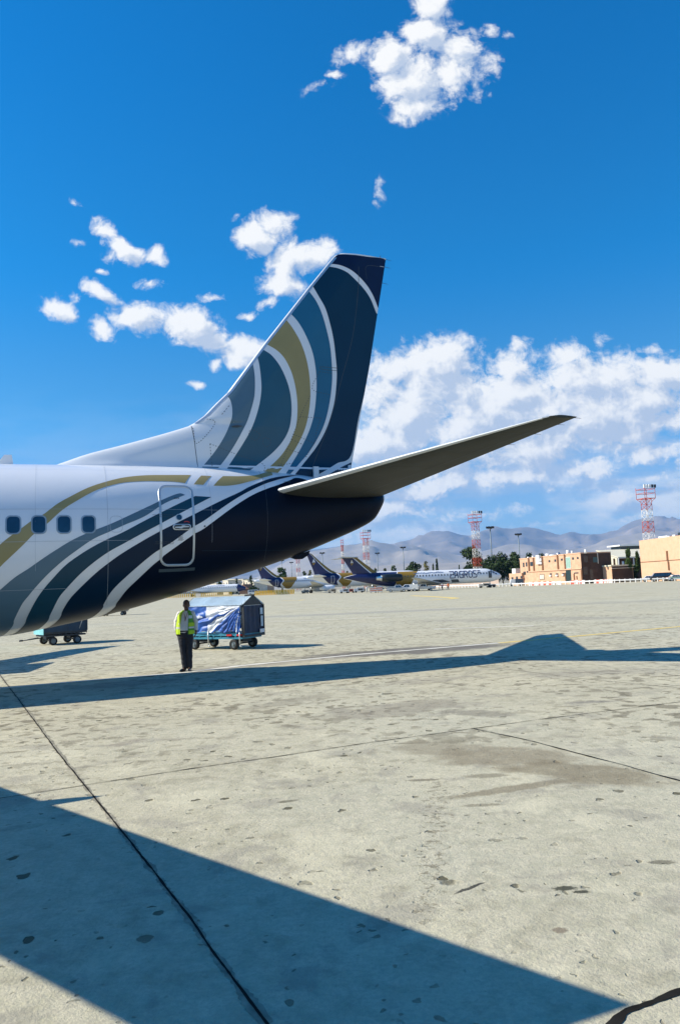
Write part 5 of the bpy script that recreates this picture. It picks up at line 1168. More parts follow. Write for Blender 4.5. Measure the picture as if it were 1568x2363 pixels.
b = bmesh.new(); box(b, 0, F6.len, 0, .3, 0, 2.3); link('panel', b, mat('pinkish render', (.55, .42, .34), .85, scale=.5), w)
b = bmesh.new(); box(b, -.1, F6.len+.1, -.08, .38, 2.3, 2.45); link('coping', b, M_PALE, w)
M_BRED = mat('red block paint', (.55, .08, .04), .7, var=.15); M_BWH = mat('white block paint', (.72, .70, .66), .7, var=.1)
def block(m):
    b = bmesh.new(); prism(b, [(-.28, 0), (.28, 0), (.24, .3), (.13, .5), (.11, .95), (-.11, .95), (-.13, .5), (-.24, .3)], 'x', -.52, .52); fixn(b); bmesh.ops.bevel(b, geom=b.edges[:], offset=.02, segments=1); return b
bl = {'w': None, 'r': None}
Q = [(347, 'w'), (385, 'r'), (432, 'w'), (472, 'r'), (515, 'w'), (562, 'r'), (606, 'w'), (650, 'r'), (696, 'w'), (788, 'w'), (997, 'r'), (1055, 'w'), (1112, 'r'), (1150, 'w'), (1362, 'w'), (1392, 'r'), (1435, 'w'), (1470, 'r'), (1512, 'w'), (1545, 'r'), (1580, 'w')]
ordn = ['first', 'second', 'third', 'fourth', 'fifth', 'sixth', 'seventh', 'eighth', 'ninth', 'tenth', 'eleventh', 'twelfth', 'thirteenth']; cnt = {'w': 0, 'r': 0}
for x, c_ in Q:
    px = C2(x, 0)[0]; D = 209-(px-1181)/(1600-1181)*36; p = col(px, D)
    if bl[c_] is None: o = link('concrete_block', block(c_), M_BWH if c_ == 'w' else M_BRED); bl[c_] = o
    else: o = bl[c_].copy(); COL.objects.link(o)
    o.location = p; o.rotation_euler = (0, 0, FR.rz+.02*(x % 7-3)); nm = 'white' if c_ == 'w' else 'red'
    tag(o, f'{ordn[cnt[c_]]} {nm} concrete block from the left behind the guard rail', 'block', f'{nm} concrete blocks behind the guard rail'); cnt[c_] += 1
M_YB = mat('yellow barrier plastic', (.72, .46, .03), .55, var=.12, scale=2); 
def ybar(seed=0):
    b = bmesh.new(); box(b, -.26, .26, -.35, .35, 0, .08)
    prism(b, [(-.18, .14), (.20, .14), (-.02, 1.6), (-.24, 1.6)], 'x', -.19, .19); fixn(b); return b
yb = None; k = 0
for (xa, xb, Da, Db, n_, cv, grp, where) in ((152, 585, 268, 262, 26, C8, 'yellow barriers in a row before the leftmost far jet', 'in the row below the leftmost far jet'), (60, 560, 325, 318, 15, CL, 'yellow barriers left of the navy-nosed jet', 'in the left row under the near tail'), (670, 1180, 316, 312, 16, CL, 'yellow barriers under the navy-nosed jet', 'in the row below the navy-nosed jet')):
    for i in range(n_):
        px = cv(xa+(xb-xa)*i/(n_-1), 0)[0]; p = col(px, Da+(Db-Da)*i/(n_-1))
        if yb is None: o = link('barrier', ybar(), M_YB); yb = o
        else: o = yb.copy(); COL.objects.link(o)
        o.location = p; o.rotation_euler = (0, R(8) if cv is C8 else 0, -.05); o.scale = (1.0, 1, 1.0)
        tag(o, 'slanted yellow barrier '+where, 'barrier', grp)

# ------------------------------------------------------------------ vehicles
M_TYRE = M_RUB; M_VWH = mat('white car paint', (.74, .74, .72), .3, coat=.5, var=.03); M_VSI = mat('silver car paint', (.42, .44, .46), .3, .4, coat=.4, var=.04); M_VBK = mat('black car paint', (.015, .016, .02), .25, coat=.5); M_VRED = mat('red car paint', (.45, .04, .03), .3, coat=.5)
M_LAMP = mat('headlamp glass', (.7, .7, .68), .15); M_TAILL = mat('tail lamp red', (.4, .01, .01), .3); M_VGR = mat('green stripe paint', (.02, .22, .08), .4)
SHAPES = {
 'pickup': dict(L=5.1, W=1.75, low=[(0, .45), (0, .95), (.15, 1.05), (1.9, 1.08), (1.9, 1.0), (3.75, 1.02), (4.85, .95), (5.1, .8), (5.1, .45)], cab=[(1.95, 1.02), (2.05, 1.72), (3.3, 1.74), (4.0, 1.03)], glass=[(2.12, 1.12), (2.18, 1.62), (3.22, 1.64), (3.72, 1.12)], wh=(.95, 4.1)),
 'car': dict(L=4.4, W=1.7, low=[(0, .35), (0, .85), (.9, .93), (3.2, .9), (4.2, .8), (4.4, .6), (4.4, .35)], cab=[(.55, .9), (1.1, 1.4), (2.4, 1.42), (3.25, .88)], glass=[(.8, .95), (1.2, 1.33), (2.35, 1.35), (2.95, .95)], wh=(.8, 3.55)),
 'van': dict(L=4.9, W=1.9, low=[(0, .4), (0, 1.15), (4.2, 1.15), (4.8, .95), (4.9, .4)], cab=[(.03, 1.12), (.12, 1.98), (3.7, 2.0), (4.35, 1.13)], glass=[(.3, 1.25), (.36, 1.82), (3.62, 1.84), (4.05, 1.25)], wh=(.95, 3.95))}
def vehicle(name, label, cat, P, rz, shape, m, group=None, stripe=None, load=None, panes=3):
    d = SHAPES[shape]; W_ = d['W']/2; t = thing(name, label, cat, P, rz, group)
    b = bmesh.new(); prism(b, d['low'], 'y', -W_, W_); fixn(b); bmesh.ops.bevel(b, geom=b.edges[:], offset=.05, segments=2, affect='EDGES')
    n_ = len(d['cab']); A = [b.verts.new((x, -W_*.98+(.14 if z > 1.3 else 0), z)) for x, z in d['cab']]; B_ = [b.verts.new((x, W_*.98-(.14 if z > 1.3 else 0), z)) for x, z in d['cab']]
    fs = [b.faces.new(A), b.faces.new(B_[::-1])]+[b.faces.new((A[i], A[(i+1) % n_], B_[(i+1) % n_], B_[i])) for i in range(n_)]
    fixn(b); link('body', b, m, t)
    g_ = d['glass']; x0, x1 = g_[0][0], g_[3][0]; zt_ = g_[1][1]; zb_ = g_[0][1]
    for sd in (-1, 1):
        for k in range(panes):
            fa, fb = (k+.05)/panes, (k+.95)/panes; L0, L1 = g_[0][0]+(g_[3][0]-g_[0][0])*fa, g_[0][0]+(g_[3][0]-g_[0][0])*fb; U0, U1 = g_[1][0]+(g_[2][0]-g_[1][0])*fa, g_[1][0]+(g_[2][0]-g_[1][0])*fb
            b = bmesh.new(); b.faces.new([b.verts.new(p) for p in ((L0, sd*(W_+.01-.02), zb_), (L1, sd*(W_-.01), zb_), (U1, sd*(W_-.115), zt_), (U0, sd*(W_-.115), zt_))]); link('side_window', b, M_GLASS, t)
    c_ = d['cab']; b = bmesh.new(); e = .03
    b.faces.new([b.verts.new(p) for p in ((c_[3][0]-.05+e, -W_*.85, c_[3][1]+.08), (c_[3][0]-.05+e, W_*.85, c_[3][1]+.08), (c_[2][0]+.05+e, W_*.78, c_[2][1]-.07), (c_[2][0]+.05+e, -W_*.78, c_[2][1]-.07))]); link('windscreen', b, M_GLASS, t)
    b = bmesh.new(); b.faces.new([b.verts.new(p) for p in ((c_[0][0]-e+.02, -W_*.8, c_[0][1]+.12), (c_[0][0]-e+.02, W_*.8, c_[0][1]+.12), (c_[1][0]-e-.0, W_*.75, c_[1][1]-.1), (c_[1][0]-e-.0, -W_*.75, c_[1][1]-.1))]); link('rear_window', b, M_GLASS, t)
    for x in d['wh']:
        for sd in (-1, 1):
            b = bmesh.new(); tube(b, (x, sd*(W_-.2), .34), (x, sd*(W_+.02), .34), .34, n=18); w_ = link('wheel', b, M_TYRE, t)
            b = bmesh.new(); tube(b, (x, sd*(W_+.01), .34), (x, sd*(W_+.035), .34), .2, n=12); link('rim', b, M_FRAME, w_)
    for sd in (-1, 1):
        b = bmesh.new(); box(b, d['L']-.06, d['L']+.02, sd*W_*.8-.14, sd*W_*.8+.14, .68, .82); link('headlight', b, M_LAMP, t)
        b = bmesh.new(); box(b, -.02, .05, sd*W_*.86-.1, sd*W_*.86+.1, .7, .92); link('tail_light', b, M_TAILL, t)
    b = bmesh.new(); box(b, -.06, .1, -W_*.97, W_*.97, .38, .55); link('bumper', b, M_BLACK, t)
    if shape == 'pickup' and not load: b = bmesh.new(); box(b, .15, 1.85, -W_+.12, W_-.12, 1.075, 1.11); link('bed_cover', b, M_BLACK, t)
    if load: b = bmesh.new(); box(b, .1, 1.95, -W_+.02, W_-.02, 1.06, 1.75); link('canopy', b, m, t)
    if stripe: b = bmesh.new(); box(b, .3, d['L']-.4, -W_-.02, -W_+.01, .72, .84); box(b, .3, d['L']-.4, W_-.01, W_+.02, .72, .84); link('stripe', b, stripe, t)
    return t
def place(px, D, back=0): return col(px, D)
vehicle('pickup_truck', 'silver pickup parked left of the white pickups under the dark engine', 'pickup truck', col(892, 186), R(-6), 'pickup', M_VSI, 'pickup trucks below the lettered jet', panes=2)
vehicle('pickup_truck', 'white pickup with closed rear canopy between the two others', 'pickup truck', col(965.5, 187), R(172), 'pickup', M_VWH, 'pickup trucks below the lettered jet', load=True, panes=2)
vehicle('pickup_truck', 'white crew-cab pickup with dark bed, rightmost of the pickups', 'pickup truck', col(1000, 190), R(188), 'pickup', M_VWH, 'pickup trucks below the lettered jet', panes=2)
vehicle('car', 'white saloon car beside the corner of the orange hall', 'car', col(1478, 181), R(-20), 'car', M_VWH)
vehicle('car', 'dark car between the white saloon and the black van', 'car', col(1497, 183), R(-30), 'car', M_VBK)
vehicle('van', 'black van parked before the orange hall', 'van', col(1549, 178), R(168), 'van', M_VBK, panes=3)
vehicle('patrol_car', 'white car with green stripe just behind the rail at the right edge', 'car', col(1538, 173), R(-8), 'car', M_VWH, stripe=M_VGR)
vehicle('van', 'white van with a red roof stripe at the right edge behind the striped car', 'van', col(1556, 180), R(-14), 'van', M_VWH, stripe=M_VRED)
vehicle('van', 'small white van between the navy jet nose and the yellow barriers', 'van', col(572, 300), R(5), 'van', M_VWH, panes=3)
# small service truck by the annex
t = thing('service_truck', 'small white cab truck with a dark box body by the annex', 'truck', col(1176, 209), R(-4))
b = bmesh.new(); prism(b, [(0, .4), (.05, 1.3), (.35, 1.9), (1.35, 1.9), (1.35, .4)], 'y', -.8, .8); fixn(b); link('cab', b, M_VWH, t)
b = bmesh.new(); box(b, 1.4, 3.5, -.9, .9, .65, 1.95); bmesh.ops.bevel(b, geom=b.edges[:], offset=.12, segments=2); link('box_body', b, mat('blue grey tarpaulin', (.06, .09, .12), .8, var=.3), t)
b = bmesh.new(); prism(b, [(.06, 1.15), (.3, 1.75), (.28, 1.75), (.02, 1.15)], 'y', -.7, .7); fixn(b); link('windscreen', b, M_GLASS, t)
for x in (.55, 2.9):
    for sd in (-1, 1): b = bmesh.new(); tube(b, (x, sd*.62, .33), (x, sd*.85, .33), .33, n=14); link('wheel', b, M_RUB, t)

# ------------------------------------------------------------------ baggage carts
M_DECK = mat('blue painted steel', (.05, .25, .36), .45, .3, var=.2, scale=5); M_DBLUE = mat('dark blue tarpaulin', (.008, .022, .06), .6, var=.35, scale=2.5, bump=.3)
M_BTARP = mat('blue tarpaulin', (.012, .085, .36), .5, var=.4, scale=3, bump=.35); M_WTARP = mat('white tarpaulin lining', (.62, .66, .72), .55, var=.12, scale=3, bump=.3); M_RTARP = mat('pale blue roof tarpaulin', (.52, .66, .76), .5, var=.12, scale=1.6, bump=.35)
M_STEELD = mat('worn dark steel', (.05, .055, .06), .55, .4, var=.3); M_REFL = mat('white reflector plate', (.75, .76, .78), .3); M_REDR = mat('red reflector strip', (.5, .02, .02), .4)
def cart(label, P, rz, L=2.6, Wd=1.45, style='tarp', group='baggage carts on the apron', zt_=1.52, zr=1.83, zd=.57):
    t = thing('baggage_cart', label, 'baggage cart', P, rz, group)
    b = bmesh.new(); box(b, 0, L, 0, Wd, zd-.09, zd); box(b, .05, L-.05, .02, Wd-.02, zd-.2, zd-.13); 
    for x in [L*i/8 for i in range(9)]: box(b, x-.015 if x > 0 else .0, min(x+.015, L), .0, .03, zd-.13, zd-.09)
    link('deck', b, M_DECK if style == 'tarp' else M_STEELD, t)
    b = bmesh.new()
    for x in (.02, L/2, L-.06):
        for y in (.02, Wd-.06): box(b, x, x+.045, y, y+.045, zd, zt_)
    for y in (.02, Wd-.06): box(b, 0, L, y, y+.04, zt_-.04, zt_+.005)
    for x in (.0, L-.04): box(b, x, x+.04, .02, Wd-.02, zt_-.04, zt_+.004)
    link('frame', b, M_FRAME if style == 'tarp' else M_STEELD, t)
    if style == 'tarp':
        # roof sheet, slightly sagging between bows
        b = bmesh.new(); N = 26; M2 = 14; G = []
        for i in range(N+1):
            r_ = []
            for j in range(M2+1):
                x = -.05+(L+.1)*i/N; u = j/M2; y = -.06+(Wd+.12)*u; k = 1-abs(u-.5)/.5; k = min(1, k*1.12)
                z = zt_+.01+(zr-zt_)*k-.03*abs(math.sin(3*PI*i/N))*math.sin(PI*min(k, .99))+.012*noise.noise(Vector((x*4, y*5, 1)))
                r_.append(b.verts.new((x, y, z)))
            G.append(r_)
        for i in range(N):
            for j in range(M2): b.faces.new((G[i][j], G[i+1][j], G[i+1][j+1], G[i][j+1])).smooth = True
        fs = b.faces[:]; bmesh.ops.solidify(b, geom=fs, thickness=.012); link('roof_sheet', b, M_RTARP, t)
        b = bmesh.new(); prism(b, [(.0, zt_), (Wd, zt_), (Wd*.56, zr+.015), (Wd*.44, zr+.015)], 'x', L-.0, L+.03); fixn(b); link('gable_panel', b, M_STEELD, t)
        b = bmesh.new(); box(b, L-.25, L+.04, Wd*.42, Wd*.58, zr+.0, zr+.06); link('ridge_cap', b, M_STEELD, t)
        b = bmesh.new(); prism(b, [(.0, zt_), (Wd, zt_), (Wd*.56, zr), (Wd*.44, zr)], 'x', -.03, 0); fixn(b); link('gable_panel', b, M_STEELD, t)
        # side curtain gathered towards its upper right corner
        for yy0, sg in ((-.02, -1), (Wd+.02, 1)):
            b = bmesh.new(); N, M2 = 110, 60; G = []
            K = (L-.06, zt_-.02)
            def ang(x, z): return math.degrees(math.atan2(max(.0001, K[1]-z), max(.0001, K[0]-x)))
            def fold(x, z):
                a_ = ang(x, z); r_ = math.hypot(K[0]-x, K[1]-z); f = .045*math.sin(a_*.36+.6)*min(1, r_*1.6)*(1 if a_ > 10 else a_/10)
                f += .04*noise.noise(Vector((x*2.6, z*3.4, 2)))+.02*noise.noise(Vector((x*7, z*8, 5)))
                if x < L*.62 and z > zd+.30: f += .05*math.exp(-((z-(1.2-.25*math.sin(PI*(x/(L*.62)))))/.05)**2)
                return f
            for i in range(N+1):
                r_ = []
                for j in range(M2+1):
                    x = .03+(L-.09)*i/N; z = zd+.03+(zt_-.03-zd)*j/M2; lo = .06*math.sin(x*5.2)**2*(1-j/M2); r_.append(b.verts.new((x, yy0+sg*(.02+abs(fold(x, z))), z+lo)))
                G.append(r_)
            for i in range(N):
                for j in range(M2):
                    x = .03+(L-.09)*(i+.5)/N; z = zd+.03+(zt_-.03-zd)*(j+.5)/M2; a_ = ang(x, z)+5*noise.noise(Vector((x*2, z*2, 9)))
                    wht = (a_ < 15 and x > L*.40) or (24 < a_ < 33 and x > L*.42) or 15 <= a_ < 19 and x > L*.45 or (75 < a_ < 79) or (x < L*.34 and 1.10 < z < 1.17+.1*noise.noise(Vector((x*5, 0, 0))) and x > L*.24)
                    f = b.faces.new((G[i][j], G[i+1][j], G[i+1][j+1], G[i][j+1])); f.smooth = True; f.material_index = 1 if wht else 0
            fixn(b); link('side_curtain', b, [M_BTARP, M_WTARP], t)
        b = bmesh.new(); N, M2 = 24, 24; G = [[b.verts.new((L+.03+.012*math.sin(i*1.1)+.02*noise.noise(Vector((i*.3, j*.25, 4))), .03+(Wd-.06)*i/N, zd-.02+(zt_-.0-zd)*j/M2)) for j in range(M2+1)] for i in range(N+1)]
        for i in range(N):
            for j in range(M2): b.faces.new((G[i][j], G[i+1][j], G[i+1][j+1], G[i][j+1])).smooth = True
        fixn(b); ep = link('end_curtain', b, M_DBLUE, t)
        b = bmesh.new(); box(b, L-.02, L+.08, Wd-.03, Wd+.01, zd-.12, zt_); box(b, L-.02, L+.07, -.01, .03, zd-.12, zt_); box(b, L-.02, L+.09, 0, Wd, zd-.14, zd-.07); link('end_frame', b, M_STEELD, t)
        b = bmesh.new(); box(b, L+.075, L+.09, Wd*.76, Wd*.97, zd-.04, zd+.09); link('number_plate', b, M_REFL, t)
        b = bmesh.new(); box(b, L+.055, L+.07, Wd*.84, Wd*.94, zd+.18, zd+.55); link('document_pouch', b, M_RTARP, t)
        b = bmesh.new(); box(b, L+.055, L+.065, Wd*.82, Wd*.95, zt_-.35, zt_-.12); link('patch', b, M_RTARP, t)
        for x in (L*.78, L-.12): b = bmesh.new(); box(b, x-.12, x+.1, -.035, -.0, zd-.09, zd-.03); link('reflector', b, M_REDR, t)
        for x in (L*.42, L-.1):
            b = bmesh.new(); tube(b, (x, -.05, zd+.12), (x+.03, -.08, zd-.42), .022, n=6); tube(b, (x+.03, -.08, zd-.42), (x+.1, -.08, zd-.45), .022, n=6); link('brake_lever', b, M_FRAME, t)
    else:
        b = bmesh.new(); box(b, -.02, L, -.015, .01, zd, zt_); box(b, -.02, L, Wd-.01, Wd+.015, zd, zt_); 
        for x in (.0, L*.55, L-.05): box(b, x, x+.05, -.04, -.015, zd, zt_)
        link('side_panel', b, mat('faded navy panel', (.012, .04, .075), .5, var=.25, scale=3) if 'faded navy panel' not in bpy.data.materials else bpy.data.materials['faded navy panel'], t)
        b = bmesh.new(); box(b, -.045, -.02, .0, Wd, zd-.1, zt_); link('end_panel', b, mat('teal tinted panel', (.20, .52, .56), .4, var=.25, scale=3) if 'teal tinted panel' not in bpy.data.materials else bpy.data.materials['teal tinted panel'], t)
        b = bmesh.new(); box(b, L, L+.03, 0, Wd, zd, zt_); link('end_panel', b, M_STEELD, t)
        b = bmesh.new(); prism(b, [(-.05, zt_), (Wd+.05, zt_), (Wd/2, zr)], 'x', -.05, L+.05); fixn(b); link('roof', b, M_RTARP, t)
        b = bmesh.new(); tube(b, (L-.35, -.03, zd+.1), (L-.08, -.03, zt_-.1), .02, n=5); link('brace', b, M_FRAME, t)
    for x, st_ in ((.38, 1), (L-.42, 0)):
        b = bmesh.new(); tube(b, (x, .12, .2), (x, Wd-.12, .2), .03, n=8); box(b, x-.16, x+.16, Wd/2-.25, Wd/2+.25, .25, zd-.2); link('axle', b, M_STEELD, t)
        for y in (.06, Wd-.06):
            sgn = -1 if y < Wd/2 else 1
            b = bmesh.new(); rings = []
            for r_, o_ in ((.11, -.075), (.15, -.08), (.178, -.055), (.187, 0), (.178, .055), (.15, .08), (.11, .075)): rings.append([Vector((x+r_*math.cos(a_), y+o_, .187+r_*math.sin(a_))) for a_ in [2*PI*k/24 for k in range(24)]])
            loft(b, rings, cap=False); fixn(b); w_ = link('wheel', b, M_RUB, t)
            b = bmesh.new(); tube(b, (x, y-.055, .187), (x, y+.055, .187), .112, n=20); tube(b, (x, y+sgn*.05, .187), (x, y+sgn*.085, .187), .045, n=10)
            for k in range(5): a_ = 2*PI*k/5; tube(b, (x+.07*math.cos(a_), y+sgn*.054, .187+.07*math.sin(a_)), (x+.07*math.cos(a_), y+sgn*.066, .187+.07*math.sin(a_)), .014, n=6)
            link('rim', b, M_GALV, w_)
            b = bmesh.new(); box(b, x-.035, x+.035, y-sgn*.1-.02, y-sgn*.1+.02, .2, zd-.1); link('fork', b, M_STEELD, t)
    b = bmesh.new(); tube(b, (0, Wd/2-.18, .33), (-.7, Wd/2, .26), .025, n=6); tube(b, (0, Wd/2+.18, .33), (-.7, Wd/2, .26), .025, n=6); tube(b, (-.7, Wd/2, .26), (-.85, Wd/2, .26), .04, n=6); link('drawbar', b, M_STEELD, t)
    return t
xd = Vector((.87, -.49, 0)).normalized(); Cn = Vector((-3.52, 26.75, 0))
cart('covered cart with gathered blue and white side curtain and pale roof, behind the man', Cn-xd*2.55, math.atan2(xd.y, xd.x), L=2.55, Wd=1.2)
p0 = col(103, 33.6); x2 = Vector((.8, .6, 0)).normalized()
cart('dark-sided cart with a pale teal end panel, left, partly hidden behind the airliner belly', p0, math.atan2(x2.y, x2.x), L=1.85, Wd=1.5, style='panel')
p0 = col(232, 79); cart('farthest cart, only a wheel showing under the airliner belly', p0, R(4), L=2.6, Wd=1.3, style='panel')

# ------------------------------------------------------------------ people
M_SKIN = mat('skin', (.13, .065, .042), .55, var=.1, scale=8); M_HAIR = mat('short dark hair', (.012, .010, .009), .8); M_SHIRT = mat('white shirt cotton', (.72, .72, .70), .8, var=.06, scale=14, bump=.6)
M_TROU = mat('black trousers', (.010, .012, .02), .65, var=.3, scale=7, bump=.6); M_SHOE = mat('black leather shoe', (.015, .014, .014), .3, coat=.5); M_HIVIS = mat('yellow green vest fabric', (.50, .72, .015), .6, var=.1, scale=10, bump=.3); M_HIVSHADE = mat('vest fabric shade green', (.10, .36, .03), .6, var=.1, scale=10, bump=.3); M_REFT = mat('silver reflective tape', (.62, .64, .60), .35, .2); M_LAN = mat('lanyard red', (.22, .03, .02), .7)
def fuse(name, parts, vox, m, parent, smooth=3, cut=None):
    bm = bmesh.new()
    for p in parts:
        if p[0] == 'c':                            # tapered limb
            _, a, c, ra, rb = p; a, c = Vector(a), Vector(c); ax = (c-a); L_ = ax.length; ax = ax/L_; u = ax.orthogonal().normalized(); w_ = ax.cross(u); rings = []
            for k in range(1, 6): an = PI/2*k/6; rings.append((a-ax*ra*math.cos(an), ra*math.sin(an)))
            for k in range(0, 5): rings.append((a+ax*L_*k/4, ra+(rb-ra)*k/4))
            for k in range(5, 0, -1): an = PI/2*k/6; rings.append((c+ax*rb*math.cos(an), rb*math.sin(an)))
            loft(bm, [[o+(u*math.cos(t)+w_*math.sin(t))*r_ for t in [2*PI*i/16 for i in range(16)]] for o, r_ in rings])
        elif p[0] == 'e': ell(bm, p[1], *p[2], n=20, m_=14)
        elif p[0] == 'l':                          # stacked oval sections: (z, cx, cy, rx, ry)
            loft(bm, [[Vector((cx_+rx*math.cos(t), cy_+ry*math.sin(t), z)) for t in [2*PI*i/28 for i in range(28)]] for z, cx_, cy_, rx, ry in p[1]])
    fixn(bm); me = bpy.data.meshes.new(name); bm.to_mesh(me); bm.free(); o = bpy.data.objects.new(name, me); COL.objects.link(o)
    r_ = o.modifiers.new('r', 'REMESH'); r_.mode = 'VOXEL'; r_.voxel_size = vox; sm = o.modifiers.new('s', 'SMOOTH'); sm.iterations = smooth; sm.factor = .5
    dg = bpy.context.evaluated_depsgraph_get(); me2 = bpy.data.meshes.new_from_object(o.evaluated_get(dg)); o.modifiers.clear(); o.data = me2; me2.name = name; bpy.data.meshes.remove(me)
    me2.materials.clear(); me2.materials.append(m)
    for f in me2.polygons: f.use_smooth = True
    o.parent = parent; return o
def hand(P, d, side, k=1.0):                       # relaxed hand hanging along d from wrist P
    P = Vector(P); d = Vector(d).normalized(); f_ = Vector((0, -1, 0)); s_ = d.cross(f_).normalized()*side; out = [('e', P+d*.045*k, (.026*k, .042*k, .05*k)), ('c', P-d*.05, P+d*.03, .029, .027)]
    for i, (o, ln, cur) in enumerate(((-.032, .070, .25), (-.011, .080, .35), (.011, .076, .42), (.031, .060, .55))):
        r0_ = P+d*.085*k+f_*(-o); n_ = (-s_); a = r0_+(d*math.cos(cur)+n_*math.sin(cur))*ln*.45; c = a+(d*math.cos(cur*2.4)+n_*math.sin(cur*2.4))*ln*.35; e = c+(d*math.cos(cur*3.4)+n_*math.sin(cur*3.4))*ln*.28
        out += [('c', r0_, a, .0098, .0092), ('c', a, c, .0092, .0085), ('c', c, e, .0085, .0075)]
    b0 = P+d*.03+f_*.03; b1 = b0+(d*.6+f_*.55-s_*.2).normalized()*.04; b2 = b1+(d*.85+f_*.25-s_*.3).normalized()*.032
    out += [('c', b0, b1, .014, .011), ('c', b1, b2, .011, .009)]; return out
man = thing('person', 'man in white shirt, open yellow-green vest and black trousers standing before the covered cart', 'person', gnd(431, 1548.5), 0)
wl, wr = Vector((-.245, .0, 1.055)), Vector((.262, .03, 1.05))
body = [('e', (.028, .0, 1.735), (.082, .098, .118)), ('e', (.028, -.028, 1.672), (.062, .07, .062)), ('c', (.02, .02, 1.52), (.026, .012, 1.66), .064, .058), ('e', (.028, -.1, 1.715), (.013, .02, .026)), ('e', (.028, -.09, 1.672), (.028, .014, .010)), ('e', (.028, -.082, 1.635), (.026, .022, .02)),
 ('e', (-.056, .005, 1.715), (.012, .02, .032)), ('e', (.112, .005, 1.715), (.012, .02, .032)), ('e', (-.002, -.088, 1.742), (.022, .012, .010)), ('e', (.058, -.088, 1.742), (.022, .012, .010)),
 ('l', [(1.0, -.02, 0, .15, .11), (1.2, -.015, 0, .16, .12), (1.4, 0, 0, .17, .11), (1.5, .01, 0, .14, .09), (1.56, .015, .01, .07, .06)]),
 ('c', (-.17, 0, 1.5), (-.235, .01, 1.3), .045, .04), ('c', (-.235, .01, 1.3), wl, .04, .028), ('c', (.2, 0, 1.5), (.255, .02, 1.3), .045, .04), ('c', (.255, .02, 1.3), wr, .04, .028),
 ('c', (-.11, 0, .98), (-.07, 0, .5), .08, .055), ('c', (-.07, 0, .5), (-.05, .01, .1), .055, .04), ('c', (.08, 0, .98), (.07, 0, .5), .08, .055), ('c', (.07, 0, .5), (.075, .01, .1), .055, .04), ('c', (-.05, .01, .1), (-.08, -.1, .045), .035, .03), ('c', (.075, .01, .1), (.085, -.11, .045), .035, .03)]
body += hand(wl+Vector((.0, 0, -.02)), (.12, -.05, -1), 1)+hand(wr+Vector((0, 0, -.02)), (-.03, -.05, -1), -1)
fuse('body', body, .0065, M_SKIN, man, 2)
fuse('hair', [('e', (.028, .012, 1.762), (.087, .098, .098)), ('e', (.028, .045, 1.70), (.078, .06, .08))], .008, M_HAIR, man, 2)
ho = [o for o in man.children if o.name.startswith('hair')][0]
bmh = bmesh.new(); bmh.from_mesh(ho.data); bmesh.ops.delete(bmh, geom=[v_ for v_ in bmh.verts if v_.co.y < -.045 and v_.co.z < 1.81 or v_.co.z < 1.665 or (v_.co.y < .0 and v_.co.z < 1.74)], context='VERTS'); bmh.to_mesh(ho.data); bmh.free()
for x in (-.002, .058):
    b = bmesh.new(); ell(b, (x, -.091, 1.727), .013, .008, .007, 10, 6); link('eye', b, mat('eye', (.25, .24, .22), .2) if 'eye' not in bpy.data.materials else bpy.data.materials['eye'], man)
shirt = [('l', [(1.0, -.03, -.01, .185, .145), (1.08, -.03, -.02, .205, .165), (1.2, -.02, -.02, .205, .16), (1.35, -.005, -.01, .195, .135), (1.46, .0, 0, .185, .115), (1.53, .01, .005, .15, .095), (1.575, .018, .01, .088, .075)]),
 ('c', (-.155, 0, 1.50), (-.25, .01, 1.3), .068, .06), ('c', (-.25, .01, 1.3), (-.255, .0, 1.09), .06, .047), ('c', (.185, 0, 1.50), (.262, .02, 1.3), .068, .06), ('c', (.262, .02, 1.3), (.268, .03, 1.09), .06, .047), ('c', (-.03, -.05, 1.575), (.03, -.075, 1.545), .018, .012), ('c', (.085, -.05, 1.575), (.035, -.075, 1.545), .018, .012)]
sh = fuse('shirt', shirt, .009, M_SHIRT, man, 2)
for v_ in sh.data.vertices:                        # creases running down and across from the shoulder
    c = v_.co; n_ = v_.normal; f = .010*noise.noise(Vector((c.x*9+c.z*7, c.y*6, c.z*13)))+.006*noise.noise(c*26); v_.co = c+n_*f
tr = fuse('trousers', [('l', [(.86, -.01, 0, .195, .135), (.95, -.015, 0, .205, .145), (1.03, -.02, -.01, .2, .15)]), ('c', (-.105, 0, .90), (-.075, -.01, .5), .118, .088), ('c', (-.075, -.01, .5), (-.045, .0, .11), .086, .07), ('c', (.085, 0, .90), (.078, -.01, .5), .115, .088), ('c', (.078, -.01, .5), (.08, .0, .10), .086, .07)], .010, M_TROU, man, 2)
for v_ in tr.data.vertices: c = v_.co; v_.co = c+v_.normal*(.010*noise.noise(Vector((c.x*8, c.y*8, c.z*11)))+.006*noise.noise(c*22))
b = bmesh.new(); loft(b, [[Vector((-.02+rx*math.cos(t), -.01+ry*math.sin(t), z)) for t in [2*PI*i/32 for i in range(32)]] for z, rx, ry in ((1.025, .206, .158), (1.025, .212, .163), (1.06, .212, .164), (1.06, .206, .158))], cap=False); fixn(b); link('belt', b, M_SHOE, man)
for x, tx in ((-.06, -.13), (.08, .09)):
    fuse('shoe', [('c', (x, .035, .045), (x+(tx-x)*.6, -.11, .04), .045, .04), ('c', (x+(tx-x)*.6, -.11, .04), (tx, -.2, .032), .04, .028), ('c', (x, .02, .05), (x, .02, .09), .045, .045)], .008, M_SHOE, man, 2)
